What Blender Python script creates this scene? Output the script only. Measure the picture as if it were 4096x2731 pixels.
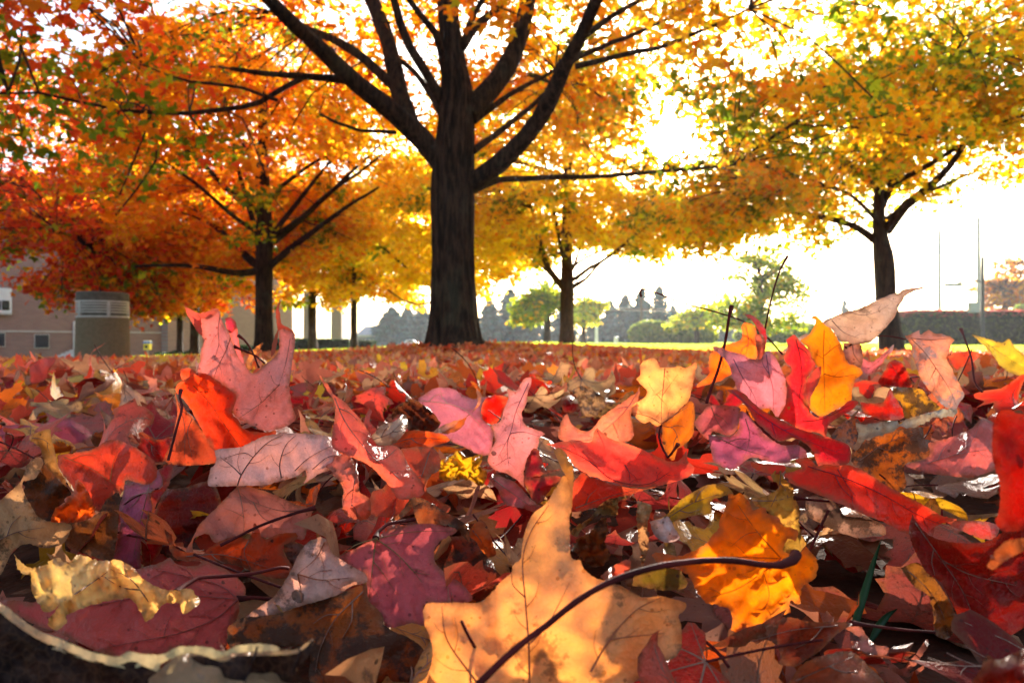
import bpy, math, random
import numpy as np
from mathutils import Vector, Matrix
from mathutils.geometry import delaunay_2d_cdt
random.seed(7); RNG = np.random.default_rng(7)
for o in list(bpy.data.objects): bpy.data.objects.remove(o)
SC = bpy.context.scene; COL = SC.collection

# ------------------------------------------------------------------ camera, world, sun, exposure
CZ = 0.15                        # camera height over the ground it stands on
F = 2731.0                       # focal length in photo pixels (24 mm on 36 mm, 4096 px wide)
cam = bpy.data.objects.new("camera", bpy.data.cameras.new("camera")); COL.objects.link(cam)
cam.location = (0, 0, CZ); cam.rotation_euler = (math.radians(90), 0, 0)
cam.data.lens = 24; cam.data.sensor_width = 36; cam.data.clip_start = 0.02; cam.data.clip_end = 3000
cam.data.dof.use_dof = True; cam.data.dof.focus_distance = 0.43; cam.data.dof.aperture_fstop = 15
SC.camera = cam
SUNV = Vector((0.2353, 1.0, 0.301)).normalized()
EL = math.asin(SUNV.z); AZ = math.atan2(SUNV.x, SUNV.y)
world = bpy.data.worlds.new("World"); SC.world = world; world.use_nodes = True
nt = world.node_tree; nt.nodes.clear()
def N(nt, typ, **kw):
    n = nt.nodes.new(typ)
    for k, v in kw.items(): setattr(n, k, v)
    return n
def math_(nt, op, a, b=None, c=None, clamp=False):
    n = nt.nodes.new('ShaderNodeMath'); n.operation = op; n.use_clamp = clamp
    for i, v in enumerate((a, b, c)):
        if v is None: continue
        if isinstance(v, (int, float)): n.inputs[i].default_value = v
        else: nt.links.new(v, n.inputs[i])
    return n.outputs[0]
sky = N(nt, 'ShaderNodeTexSky', sky_type='NISHITA', sun_disc=False, sun_elevation=EL, sun_rotation=AZ,
        air_density=1.0, dust_density=2.5, ozone_density=1.0)
bg = N(nt, 'ShaderNodeBackground'); bg.inputs['Strength'].default_value = 0.09
nt.links.new(sky.outputs[0], bg.inputs['Color'])
tc = N(nt, 'ShaderNodeTexCoord')
dot = N(nt, 'ShaderNodeVectorMath', operation='DOT_PRODUCT'); dot.inputs[1].default_value = SUNV
nrm = N(nt, 'ShaderNodeVectorMath', operation='NORMALIZE')
nt.links.new(tc.outputs['Generated'], nrm.inputs[0]); nt.links.new(nrm.outputs[0], dot.inputs[0])
dp = math_(nt, 'MAXIMUM', dot.outputs['Value'], 0.0)
glow = math_(nt, 'ADD', math_(nt, 'MULTIPLY', math_(nt, 'POWER', dp, 14.0), 0.3),
             math_(nt, 'MULTIPLY', math_(nt, 'POWER', dp, 2200.0), 60.0))
bg2 = N(nt, 'ShaderNodeBackground'); bg2.inputs['Color'].default_value = (1, .93, .78, 1)
nt.links.new(glow, bg2.inputs['Strength'])
ad = N(nt, 'ShaderNodeAddShader'); wo = N(nt, 'ShaderNodeOutputWorld')
nt.links.new(bg.outputs[0], ad.inputs[0]); nt.links.new(bg2.outputs[0], ad.inputs[1]); nt.links.new(ad.outputs[0], wo.inputs[0])
sl = bpy.data.lights.new("sun", 'SUN'); sl.energy = 5.0; sl.angle = math.radians(0.5); sl.color = (1, .93, .82)
sun = bpy.data.objects.new("sun", sl); COL.objects.link(sun)
sun.rotation_euler = SUNV.to_track_quat('Z', 'Y').to_euler(); sun.location = (5, 20, 12)
SC.view_settings.view_transform = 'Standard'; SC.view_settings.look = 'None'
SC.view_settings.exposure = 2.4; SC.view_settings.gamma = 1.0
cy = SC.cycles
cy.use_denoising = True; cy.max_bounces = 8; cy.diffuse_bounces = 6; cy.glossy_bounces = 2
cy.transmission_bounces = 4; cy.transparent_max_bounces = 6; cy.volume_bounces = 0
cy.sample_clamp_indirect = 6.0; cy.use_adaptive_sampling = True; cy.adaptive_threshold = 0.02
cy.caustics_reflective = False; cy.caustics_refractive = False

# ------------------------------------------------------------------ helpers
def s2l(c):
    return tuple((v / 255 / 12.92 if v / 255 < .04045 else ((v / 255 + .055) / 1.055) ** 2.4) for v in c)
def tag(o, label=None, cat=None, group=None, kind=None):
    if label: o['label'] = label
    if cat: o['category'] = cat
    if group: o['group'] = group
    if kind: o['kind'] = kind
    return o
def empty(name, loc=(0, 0, 0)):
    o = bpy.data.objects.new(name, None); o.empty_display_size = .05; COL.objects.link(o); o.location = loc
    return o
def link(name, me, parent=None, loc=None):
    o = bpy.data.objects.new(name, me); COL.objects.link(o)
    if parent is not None:
        o.parent = parent
    if loc is not None: o.location = loc
    return o
def mesh_np(name, V, Fc, mats, smooth=True, col=None, mi=None, uv=None, ed=None):
    """V (n,3); Fc list of index arrays, each (m,k)."""
    me = bpy.data.meshes.new(name)
    if not isinstance(Fc, list): Fc = [Fc]
    Fc = [np.asarray(f, dtype=np.int32) for f in Fc if len(f)]
    V = np.asarray(V, dtype=np.float32)
    nl = sum(f.size for f in Fc); nf = sum(len(f) for f in Fc)
    me.vertices.add(len(V)); me.vertices.foreach_set('co', V.ravel())
    me.loops.add(nl); me.loops.foreach_set('vertex_index', np.concatenate([f.ravel() for f in Fc]))
    me.polygons.add(nf)
    tot = np.concatenate([np.full(len(f), f.shape[1], np.int32) for f in Fc])
    st = np.concatenate([[0], np.cumsum(tot)[:-1]]).astype(np.int32)
    me.polygons.foreach_set('loop_start', st)
    me.polygons.foreach_set('loop_total', tot)
    if mi is not None: me.polygons.foreach_set('material_index', np.asarray(mi, np.int32))
    me.polygons.foreach_set('use_smooth', np.full(nf, smooth))
    me.update(calc_edges=True)
    if col is not None:
        a = me.color_attributes.new('lc', 'FLOAT_COLOR', 'POINT')
        c = np.ones((len(V), 4), np.float32); c[:, :3] = col
        a.data.foreach_set('color', c.ravel())
    if ed is not None:
        e_ = me.attributes.new('ed', 'FLOAT', 'POINT'); e_.data.foreach_set('value', np.asarray(ed, np.float32))
    if uv is not None:
        l = me.uv_layers.new(name='UVMap')
        idx = np.concatenate([f.ravel() for f in Fc])
        l.data.foreach_set('uv', np.asarray(uv, np.float32)[idx].ravel())
    for m in mats: me.materials.append(m)
    return me
class MB:
    """collects shapes into one mesh"""
    def __init__(s): s.v = []; s.f = {3: [], 4: []}; s.n = 0; s.mi = {3: [], 4: []}
    def add(s, v, f, m=0):
        v = np.asarray(v, float); f = np.asarray(f, int)
        s.v.append(v); s.f[f.shape[1]].append(f + s.n); s.mi[f.shape[1]] += [m] * len(f); s.n += len(v)
    def box(s, c, d, rz=0, m=0, top=1.0):
        x, y, z = d[0] / 2, d[1] / 2, d[2] / 2
        v = np.array([[-x, -y, -z], [x, -y, -z], [x, y, -z], [-x, y, -z], [-x * top, -y * top, z], [x * top, -y * top, z], [x * top, y * top, z], [-x * top, y * top, z]])
        cs, sn = math.cos(rz), math.sin(rz)
        v = v @ np.array([[cs, sn, 0], [-sn, cs, 0], [0, 0, 1]]) + np.array(c)
        s.add(v, [[0, 3, 2, 1], [4, 5, 6, 7], [0, 1, 5, 4], [1, 2, 6, 5], [2, 3, 7, 6], [3, 0, 4, 7]], m)
    def tube(s, P, R, n=8, m=0, cap=True, rough=None):
        v, f, c = tube_np(P, R, n, rough); s.add(v, f, m)
        if cap:
            k = len(v) // n
            for r, fl in ((0, True), (k - 1, False)):
                ctr = np.mean(v[r * n:(r + 1) * n], axis=0)
                vv = np.vstack([v[r * n:(r + 1) * n], ctr]); ff = [[(i + 1) % n, i, n] if fl else [i, (i + 1) % n, n] for i in range(n)]
                s.add(vv, ff, m)
    def lathe(s, prof, n=48, c=(0, 0, 0), m=0):
        prof = np.array(prof, float); th = np.linspace(0, 2 * np.pi, n, endpoint=False)
        v = np.stack([np.outer(prof[:, 0], np.cos(th)), np.outer(prof[:, 0], np.sin(th)), np.repeat(prof[:, 1:2], n, 1)], -1).reshape(-1, 3) + np.array(c)
        f = []
        for k in range(len(prof) - 1):
            for i in range(n):
                j = (i + 1) % n; f.append([k * n + i, k * n + j, (k + 1) * n + j, (k + 1) * n + i])
        s.add(v, f, m)
    def me(s, name, mats, smooth=False):
        Fs = []; mi = []
        for k in (3, 4):
            if s.f[k]: Fs.append(np.vstack(s.f[k])); mi += s.mi[k]
        return mesh_np(name, np.vstack(s.v), Fs, mats, smooth=smooth, mi=mi)
    def build(s, name, mats, parent=None, smooth=False, rel=True):
        if not isinstance(mats, (list, tuple)): mats = [mats]
        o = link(name, s.me(name, mats, smooth), parent)
        if parent is not None and rel:
            o.matrix_parent_inverse = Matrix.Translation(-Vector(parent.location))
        return o
def crom(P, step):
    P = np.asarray(P, float); out = []
    Q = np.vstack([2 * P[0] - P[1], P, 2 * P[-1] - P[-2]])
    for i in range(len(P) - 1):
        p0, p1, p2, p3 = Q[i:i + 4]; n = max(1, int(np.linalg.norm((p2 - p1)[:3]) / step))
        for t in np.linspace(0, 1, n, endpoint=False):
            out.append(.5 * (2 * p1 + (p2 - p0) * t + (2 * p0 - 5 * p1 + 4 * p2 - p3) * t * t + (3 * p1 - p0 - 3 * p2 + p3) * t ** 3))
    out.append(P[-1]); return np.array(out)
def tube_np(P, R, n=8, rough=None):
    P = np.asarray(P, float); R = np.asarray(R, float) * np.ones(len(P))
    T = np.gradient(P, axis=0); T /= np.linalg.norm(T, axis=1)[:, None] + 1e-12
    a = np.cross(T[0], [0, 0, 1.0])
    if np.linalg.norm(a) < .3: a = np.cross(T[0], [1.0, 0, 0])
    a /= np.linalg.norm(a); A = []
    for t in T:
        a = a - t * (a @ t); a /= np.linalg.norm(a); A.append(a.copy())
    A = np.array(A); B = np.cross(T, A); th = np.linspace(0, 2 * np.pi, n, endpoint=False)
    rr = R[:, None] * np.ones(n)
    if rough is not None: rr = rr * rough(np.arange(len(P))[:, None], th[None, :], P)
    v = P[:, None, :] + rr[..., None] * (np.cos(th)[None, :, None] * A[:, None, :] + np.sin(th)[None, :, None] * B[:, None, :])
    k = len(P); i = np.arange(n); j = (i + 1) % n
    f = np.concatenate([np.stack([q * n + i, q * n + j, (q + 1) * n + j, (q + 1) * n + i], 1) for q in range(k - 1)])
    return v.reshape(-1, 3), f, k
def W(px, py, d):                 # photo pixel (4096 wide) at distance d along +Y
    return np.array([(px - 2048) / F * d, d, CZ - (py - 1365.5) / F * d])
def D(px, py, d):                 # the same for a 2352-wide view of the photo
    return W(px / .5742, py / .5742, d)
def sstep(a, b, x):
    t = np.clip((np.asarray(x, float) - a) / (b - a), 0, 1); return t * t * (3 - 2 * t)
MOUNDS = [(-.55, 7, .09, 1.1), (.83, 15, .08, 2.0), (6.2, 11.5, .05, 1.0), (-4.7, 13, .06, 1.2), (.5, 8.6, .05, 2.2)]
def G(x, y):
    x = np.asarray(x, float); y = np.asarray(y, float)
    z = -0.036 * np.log1p(np.exp((-x - 1.2) * 1.5)) / 1.5 * sstep(1.5, 9, y)
    z = z - .045 * sstep(.3, 3.5, x) * sstep(3, 9, y)
    for mx, my, h, r in MOUNDS: z = z + h * np.exp(-((x - mx) ** 2 + (y - my) ** 2) / r ** 2)
    return z + .008 * np.sin(x * 3.1 + y) * np.sin(y * 2.3)
def pile(x, y):                   # heaped leaves close to the camera
    y = np.asarray(y, float)
    return .012 + .045 * sstep(.28, .62, y) * (1 - sstep(.8, 2.2, y)) + .012 * np.sin(np.asarray(x) * 9 + 1) * np.sin(y * 7)

# ------------------------------------------------------------------ materials
def newmat(name):
    m = bpy.data.materials.new(name); m.use_nodes = True; m.node_tree.nodes.clear(); return m, m.node_tree
def mixc(nt, fac, a, b, bt='MIX'):
    n = nt.nodes.new('ShaderNodeMix'); n.data_type = 'RGBA'; n.blend_type = bt; n.clamp_factor = True
    for s, v in ((n.inputs[0], fac), (n.inputs[6], a), (n.inputs[7], b)):
        if isinstance(v, (int, float)): s.default_value = v
        elif isinstance(v, tuple): s.default_value = (*v[:3], 1)
        else: nt.links.new(v, s)
    return n.outputs[2]
def noise(nt, vec, scale, detail=3, rough=.55, out=0, dim=None):
    n = nt.nodes.new('ShaderNodeTexNoise'); n.inputs['Scale'].default_value = scale
    n.inputs['Detail'].default_value = detail; n.inputs['Roughness'].default_value = rough
    if vec is not None: nt.links.new(vec, n.inputs['Vector'])
    return n.outputs[out]
def ramp(nt, fac, a, b, lo=0.0, hi=1.0):
    n = nt.nodes.new('ShaderNodeMapRange'); n.inputs[1].default_value = a; n.inputs[2].default_value = b
    n.inputs[3].default_value = lo; n.inputs[4].default_value = hi; n.interpolation_type = 'SMOOTHSTEP'
    nt.links.new(fac, n.inputs[0]); return n.outputs[0]
def pbsdf(nt, color, rough=.6, spec=.3, normal=None, metal=0):
    p = nt.nodes.new('ShaderNodeBsdfPrincipled')
    for k, v in (('Base Color', color), ('Roughness', rough), ('Specular IOR Level', spec), ('Metallic', metal)):
        if isinstance(v, (int, float)): p.inputs[k].default_value = v
        elif isinstance(v, tuple): p.inputs[k].default_value = (*v[:3], 1)
        else: nt.links.new(v, p.inputs[k])
    if normal is not None: nt.links.new(normal, p.inputs['Normal'])
    return p.outputs[0]
def bump(nt, h, strength=.3, dist=.01):
    b = nt.nodes.new('ShaderNodeBump'); b.inputs['Strength'].default_value = strength; b.inputs['Distance'].default_value = dist
    nt.links.new(h, b.inputs['Height']); return b.outputs[0]
def out(nt, s):
    o = nt.nodes.new('ShaderNodeOutputMaterial'); nt.links.new(s, o.inputs[0])
def simple(name, c1, c2=None, scale=8, rough=.7, spec=.3, bs=.2, bd=.01, coord='Object', metal=0, stretch=None):
    m, nt = newmat(name); t = nt.nodes.new('ShaderNodeTexCoord'); v = t.outputs[coord]
    if stretch:
        mp = nt.nodes.new('ShaderNodeMapping'); mp.inputs['Scale'].default_value = stretch; nt.links.new(v, mp.inputs[0]); v = mp.outputs[0]
    nz = noise(nt, v, scale, 5); c2 = c2 or tuple(x * .65 for x in c1)
    col = mixc(nt, ramp(nt, nz, .3, .7), c1, c2)
    nz2 = noise(nt, v, scale * 6, 3)
    out(nt, pbsdf(nt, col, rough, spec, bump(nt, math_(nt, 'ADD', nz, nz2), bs, bd), metal)); return m
def leafmat(name, ctop=None, cund=None, src=None, transl=.5, spots=.35, spotc=(.035, .02, .012), scale=1.0, gloss=.2, detail=True, tboost=1.0, edge=1.0):
    """leaf blade: saturated upper face, pale under face, light shining through. src: None | 'object' | 'attr'"""
    m, nt = newmat(name); t = nt.nodes.new('ShaderNodeTexCoord'); v = t.outputs['UV'] if detail else t.outputs['Object']
    oi = nt.nodes.new('ShaderNodeObjectInfo')
    if src == 'object': top = oi.outputs['Color']
    elif src == 'attr':
        a = nt.nodes.new('ShaderNodeAttribute'); a.attribute_name = 'lc'; top = a.outputs['Color']
    else: top = ctop
    ge = nt.nodes.new('ShaderNodeNewGeometry')
    if src: und = mixc(nt, .42, top, (.50, .27, .17))
    else: und = cund
    if detail:
        ofs = nt.nodes.new('ShaderNodeVectorMath'); ofs.operation = 'ADD'
        cb = nt.nodes.new('ShaderNodeCombineXYZ'); nt.links.new(math_(nt, 'MULTIPLY', oi.outputs['Random'], 40.0), cb.inputs[0])
        nt.links.new(v, ofs.inputs[0]); nt.links.new(cb.outputs[0], ofs.inputs[1]); v = ofs.outputs[0]
        big = noise(nt, v, 2.2 * scale, 3); med = noise(nt, v, 9 * scale, 5, .6)
        vor = nt.nodes.new('ShaderNodeTexVoronoi'); vor.feature = 'DISTANCE_TO_EDGE'; vor.inputs['Scale'].default_value = 26 * scale
        nt.links.new(v, vor.inputs['Vector']); net = ramp(nt, vor.outputs[0], 0.0, .09, 1.0, 0.0)
        top2 = mixc(nt, ramp(nt, big, .35, .7), top, mixc(nt, 1.0, top, (1.03, 1.28, 1.15), 'MULTIPLY'))
        top2 = mixc(nt, ramp(nt, med, .35, .75, 0, .35), top2, mixc(nt, .6, top2, (.15, .03, .01)))
        und2 = mixc(nt, ramp(nt, big, .3, .75, 0, .6), und, mixc(nt, .5, und, top))
        und2 = mixc(nt, ramp(nt, med, .45, .75, 0, .3), und2, mixc(nt, .6, und2, (.18, .10, .07)))
        c = mixc(nt, ge.outputs['Backfacing'], top2, und2)
        c = mixc(nt, math_(nt, 'MULTIPLY', net, .26), c, mixc(nt, .5, c, (.2, .09, .04)))
        v2 = nt.nodes.new('ShaderNodeTexVoronoi'); v2.inputs['Scale'].default_value = 7 * scale; nt.links.new(v, v2.inputs['Vector'])
        sepc = nt.nodes.new('ShaderNodeSeparateColor'); nt.links.new(v2.outputs['Color'], sepc.inputs[0])
        rad = math_(nt, 'MULTIPLY', math_(nt, 'POWER', sepc.outputs[0], 3.0), .26 * (.3 + spots))
        sp = math_(nt, 'LESS_THAN', math_(nt, 'ADD', v2.outputs['Distance'], math_(nt, 'MULTIPLY', math_(nt, 'SUBTRACT', med, .5), .35)), rad)
        blot = ramp(nt, noise(nt, v, 3.7 * scale, 6, .72), .66 - .2 * spots, .74 - .2 * spots)
        at = nt.nodes.new('ShaderNodeAttribute'); at.attribute_name = 'ed'
        efac = ramp(nt, math_(nt, 'ADD', at.outputs['Fac'], math_(nt, 'MULTIPLY', math_(nt, 'SUBTRACT', med, .5), .012)), -.001, .004, 1.0, 0.0)
        c = mixc(nt, math_(nt, 'MULTIPLY', efac, .75 * edge), c, (.16, .07, .03)); top2 = mixc(nt, math_(nt, 'MULTIPLY', efac, .6 * edge), top2, (.25, .07, .02))
        fine = noise(nt, v, 60 * scale, 4, .7); c = mixc(nt, ramp(nt, fine, .35, .7, 0, .2), c, mixc(nt, .7, c, (.12, .06, .04)))
        freck = nt.nodes.new('ShaderNodeTexVoronoi'); freck.inputs['Scale'].default_value = 30 * scale; nt.links.new(v, freck.inputs['Vector'])
        fs = nt.nodes.new('ShaderNodeSeparateColor'); nt.links.new(freck.outputs['Color'], fs.inputs[0])
        fr_ = math_(nt, 'LESS_THAN', freck.outputs['Distance'], math_(nt, 'MULTIPLY', math_(nt, 'POWER', fs.outputs[1], 6.0), .33)); c = mixc(nt, math_(nt, 'MULTIPLY', fr_, .7), c, spotc)
        sm = math_(nt, 'MAXIMUM', math_(nt, 'MULTIPLY', sp, .75), math_(nt, 'MULTIPLY', blot, .15 + .75 * min(1, spots)))
        c = mixc(nt, sm, c, spotc)
        tr = mixc(nt, sm, mixc(nt, .25, top2, c), spotc)
        h = math_(nt, 'ADD', math_(nt, 'MULTIPLY', vor.outputs[0], .35), math_(nt, 'ADD', math_(nt, 'MULTIPLY', med, .9), math_(nt, 'MULTIPLY', noise(nt, v, 24 * scale, 3), .35)))
        nb = bump(nt, h, .7, .0035)
    elif name == 'litter_leaf':
        n1 = noise(nt, v, 55, 4, .65); n2 = noise(nt, v, 220, 3, .7); c = mixc(nt, ge.outputs['Backfacing'], top, und)
        c = mixc(nt, ramp(nt, n1, .42, .72, 0, .35), c, mixc(nt, .65, c, (.14, .06, .03))); c = mixc(nt, ramp(nt, n2, .62, .70, 0, .6), c, (.06, .03, .02))
        tr = c; nb = bump(nt, n1, .7, .006)
    else:
        c = mixc(nt, ge.outputs['Backfacing'], top, und) if src != 'attr' or name != 'crown_leaf' else top
        tr = top; nb = None
    p = pbsdf(nt, c, .40, gloss, nb)
    tb = nt.nodes.new('ShaderNodeBsdfTranslucent')
    if tboost != 1.0:
        tr = mixc(nt, 1.0, tr, (tboost, tboost, tboost), 'MULTIPLY')
    if isinstance(tr, tuple): tb.inputs[0].default_value = (*tr[:3], 1)
    else: nt.links.new(tr, tb.inputs[0])
    mx = nt.nodes.new('ShaderNodeMixShader'); mx.inputs[0].default_value = transl
    nt.links.new(p, mx.inputs[1]); nt.links.new(tb.outputs[0], mx.inputs[2]); out(nt, mx.outputs[0])
    return m
M_bark = None
def barkmat(name, c1, c2, sc=6):
    m, nt = newmat(name); t = nt.nodes.new('ShaderNodeTexCoord')
    mp = nt.nodes.new('ShaderNodeMapping'); mp.inputs['Scale'].default_value = (1, 1, .16); nt.links.new(t.outputs['Object'], mp.inputs[0])
    a = noise(nt, mp.outputs[0], sc * 4, 6, .65); b = noise(nt, t.outputs['Object'], sc * 9, 4)
    vp = nt.nodes.new('ShaderNodeTexVoronoi'); vp.feature = 'DISTANCE_TO_EDGE'; vp.inputs['Scale'].default_value = sc * 4.5
    mp2 = nt.nodes.new('ShaderNodeMapping'); mp2.inputs['Scale'].default_value = (1, 1, .28); nt.links.new(t.outputs['Object'], mp2.inputs[0])
    wv = nt.nodes.new('ShaderNodeVectorMath'); wv.operation = 'ADD'; nt.links.new(mp2.outputs[0], wv.inputs[0]); nt.links.new(noise(nt, t.outputs['Object'], 5, 3, .6, 1), wv.inputs[1]); nt.links.new(wv.outputs[0], vp.inputs['Vector'])
    crack = ramp(nt, vp.outputs[0], .0, .12)
    w = math_(nt, 'ADD', math_(nt, 'MULTIPLY', a, .8), math_(nt, 'ADD', math_(nt, 'MULTIPLY', b, .35), math_(nt, 'MULTIPLY', crack, .8)))
    c = mixc(nt, math_(nt, 'MULTIPLY', ramp(nt, a, .38, .62), math_(nt, 'ADD', math_(nt, 'MULTIPLY', crack, .75), .25)), c2, c1)
    c = mixc(nt, ramp(nt, noise(nt, t.outputs['Object'], 2.3, 3), .55, .7, 0, .35), c, (.10, .09, .05))
    out(nt, pbsdf(nt, c, .85, .15, bump(nt, w, .9, .03))); return m
BARK = barkmat('maple_bark', (.080, .042, .022), (.014, .007, .004))
BARK2 = barkmat('maple_bark_warm', (.13, .055, .025), (.045, .018, .009), 8)
STEM = simple('leaf_stem_red', (.10, .014, .012), (.035, .006, .006), 40, .7, .06, .2, .0005)
VEIN_D = simple('vein_dark', (.22, .11, .07), (.15, .06, .04), 60, .6, .2, .1, .0003)
CROWN = leafmat('crown_leaf', src='attr', transl=.70, detail=False, gloss=.10)
LITTER = leafmat('litter_leaf', src='attr', transl=.42, detail=False, gloss=.1)
LEAFOBJ = leafmat('fallen_leaf', src='object', transl=.45, spots=.5)

# ------------------------------------------------------------------ leaf shapes
HALF = [(.03, -.02), (.14, -.07), (.27, -.10), (.36, -.07), (.40, .02), (.34, .09), (.27, .16), (.38, .19), (.47, .25), (.60, .30), (.63, .37), (.72, .45), (.60, .47), (.53, .52), (.42, .50), (.31, .44), (.20, .44),
        (.19, .56), (.27, .64), (.21, .68), (.25, .79), (.15, .78), (.08, .90), (.0, 1.06)]
def outline(rs, jit=.02, step=.05):
    R = np.array(HALF); R = R * [rs.uniform(.86, 1.08), 1]
    R = R + rs.normal(0, jit, R.shape) * np.array([1, 1]); R[-1, 0] = 0
    Lh = np.array(HALF) * [rs.uniform(.86, 1.08), 1] + rs.normal(0, jit, (len(HALF), 2)); Lh = Lh[:-1][::-1] * [-1, 1]
    P = np.vstack([[0, 0], R, Lh]); O = []
    for i in range(len(P)):
        a, b = P[i], P[(i + 1) % len(P)]; n = max(1, int(np.linalg.norm(b - a) / step))
        for t in range(n): O.append(a + (b - a) * t / n + (rs.normal(0, .004, 2) if t else 0))
    return np.array(O)
def fill(O, step, rs):
    mn, mx = O.min(0), O.max(0); xs = np.arange(mn[0], mx[0], step); ys = np.arange(mn[1], mx[1], step)
    g = np.array([(x, y) for y in ys for x in xs]);
    if len(g): g = g + rs.uniform(-.2, .2, g.shape) * step
    # inside test and distance to the outline
    def inside(p):
        x, y = p[:, 0], p[:, 1]; c = np.zeros(len(p), bool)
        for i in range(len(O)):
            x1, y1 = O[i]; x2, y2 = O[i - 1]
            m = ((y1 > y) != (y2 > y)) & (x < (x2 - x1) * (y - y1) / (y2 - y1 + 1e-12) + x1); c ^= m
        return c
    if len(g):
        g = g[inside(g)]
        if len(g):
            d = np.min(np.linalg.norm(g[:, None] - O[None], axis=2), axis=1); g = g[d > step * .45]
    P = np.vstack([O, g]) if len(g) else O
    r = delaunay_2d_cdt([Vector(p) for p in P], [], [list(range(len(O)))], 1, 1e-7)
    V = np.array([(v.x, v.y) for v in r[0]]); T = np.array([f for f in r[2] if len(f) == 3])
    a = V[T[:, 1]] - V[T[:, 0]]; b = V[T[:, 2]] - V[T[:, 0]]; fl = (a[:, 0] * b[:, 1] - a[:, 1] * b[:, 0]) < 0
    T[fl] = T[fl][:, ::-1]
    return V, T
def edist(V, O):
    return np.concatenate([np.min(np.linalg.norm(V[i:i + 500, None] - O[None], axis=2), axis=1) for i in range(0, len(V), 500)])
MAINV = [((0, 0), (0, 1.0)), ((0, 0), (.68, .43)), ((0, 0), (-.68, .43)), ((0, 0), (.36, -.03)), ((0, 0), (-.36, -.03))]
def vein_lines():
    Ls = []
    for (a, b) in MAINV:
        a, b = np.array(a, float), np.array(b, float); L = np.linalg.norm(b - a); Ls.append((np.array([a, (a + b) / 2, a + (b - a) * .93]), .007 if L > .5 else .005))
        if L > .5:
            d = (b - a) / L; nrm_ = np.array([-d[1], d[0]])
            for k, t in enumerate((.32, .46, .6, .74)):
                for s in (-1, 1):
                    p = a + d * L * (t + .03 * s); e = p + (d * .75 + nrm_ * s * .75) * (.19 * (1.05 - t))
                    Ls.append((np.array([p, (p + e) / 2 + d * .008, e]), .0035))
    return Ls
VL = vein_lines()
def deform(P, q):
    """flat leaf points (n,2) -> curled 3-D (unit size)."""
    x, y = P[:, 0], P[:, 1]; z = q['fold'] * np.abs(x) ** 1.2 * .5
    z = z + q['cup'] * ((x ** 2) + (y - .4) ** 2)
    for (kx, ky, ph, am) in q['waves']: z = z + am * np.sin(kx * x + ky * y + ph) * (.3 + np.hypot(x, y - .3) * 1.4)
    X = np.stack([x, y, z], 1)
    for (ang, k, t0) in q['bends']:
        c, s = math.cos(ang), math.sin(ang); u = X[:, 0] * c + X[:, 1] * s; w = -X[:, 0] * s + X[:, 1] * c
        t = np.maximum(u - t0, 0); th = np.minimum(t * k, 4.2) if k > 0 else np.maximum(t * k, -4.2)
        u2 = np.minimum(u, t0) + np.where(np.abs(k) > 1e-3, np.sin(th) / k, t); z2 = X[:, 2] * np.cos(th) + (1 - np.cos(th)) / (k if abs(k) > 1e-3 else 1e9)
        u2 = u2 - X[:, 2] * np.sin(th)
        X = np.stack([u2 * c - w * s, u2 * s + w * c, z2], 1)
    return X
def rparams(rs, curl=1.0):
    q = dict(fold=rs.uniform(-.5, .6) * curl, cup=rs.uniform(-.35, .6) * curl, waves=[], bends=[])
    for _ in range(5):
        a = rs.uniform(0, 6.28); k = rs.uniform(4, 16); q['waves'].append((k * math.cos(a), k * math.sin(a), rs.uniform(0, 6.28), rs.uniform(.01, .045) * curl * min(1, 8 / k)))
    q['bends'].append((1.57, rs.uniform(-1.8, 2.2) * curl, rs.uniform(.1, .5)))
    for _ in range(rs.integers(1, 4)):
        q['bends'].append((rs.choice([0.4, 2.7, 1.2, 1.9, -.1, 3.3]) + rs.normal(0, .2), rs.uniform(1.5, 5.5) * curl * rs.choice([1, 1, -1]), rs.uniform(.12, .4)))
    return q
def stemcurve(q, rs, L=.7):
    a = deform(np.array([[0, .02], [0, .0]]), q); d = a[1] - a[0]; d /= np.linalg.norm(d) + 1e-9
    P = [a[1]]; v = d.copy(); b = rs.normal(0, .22, 3)
    for i in range(7): v = v + b * .4; v /= np.linalg.norm(v); P.append(P[-1] + v * L / 7)
    return np.array(P)
def leaf_mesh(seed, curl, mstep, ostep, veins=True, name='leaf_blade', size=1.0, mat=None):
    rs = np.random.default_rng(seed); q = rparams(rs, curl)
    OO = outline(rs, .018, ostep); V, T = fill(OO, mstep, rs); X = deform(V, q) * size; uv = V + .8; ed = edist(V, OO) * .08
    Fs = [T]; mi = [0] * len(T)
    if veins:
        for (P, w) in VL:
            P = crom(P, .09); n = len(P); t = np.gradient(P, axis=0); t /= np.linalg.norm(t, axis=1)[:, None]; nn = np.stack([-t[:, 1], t[:, 0]], 1)
            ww = w * np.linspace(1, .35, n)[:, None]; a, b = deform(P - nn * ww, q), deform(P + nn * ww, q); c0 = deform(P, q); e = deform(P + t * .02, q)
            nr = np.cross(b - a, e - c0); nr /= np.linalg.norm(nr, axis=1)[:, None] + 1e-9
            for sgn in (1, -1):
                k = len(X); X = np.vstack([X, (a - nr * .004 * sgn) * size, (b - nr * .004 * sgn) * size]); uv = np.vstack([uv, P, P]); ed = np.concatenate([ed, np.ones(2 * n)])
                i = np.arange(n - 1); q4 = np.stack([k + i, k + n + i, k + n + i + 1, k + i + 1], 1)
                tri = np.vstack([q4[:, [0, 1, 2]], q4[:, [0, 2, 3]]]); Fs.append(tri); mi += [1] * len(tri)
    me = mesh_np(name, X, [np.vstack(Fs)], [mat or LEAFOBJ, VEIN_D], mi=mi, uv=uv, ed=ed)
    return me, q, rs

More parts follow.
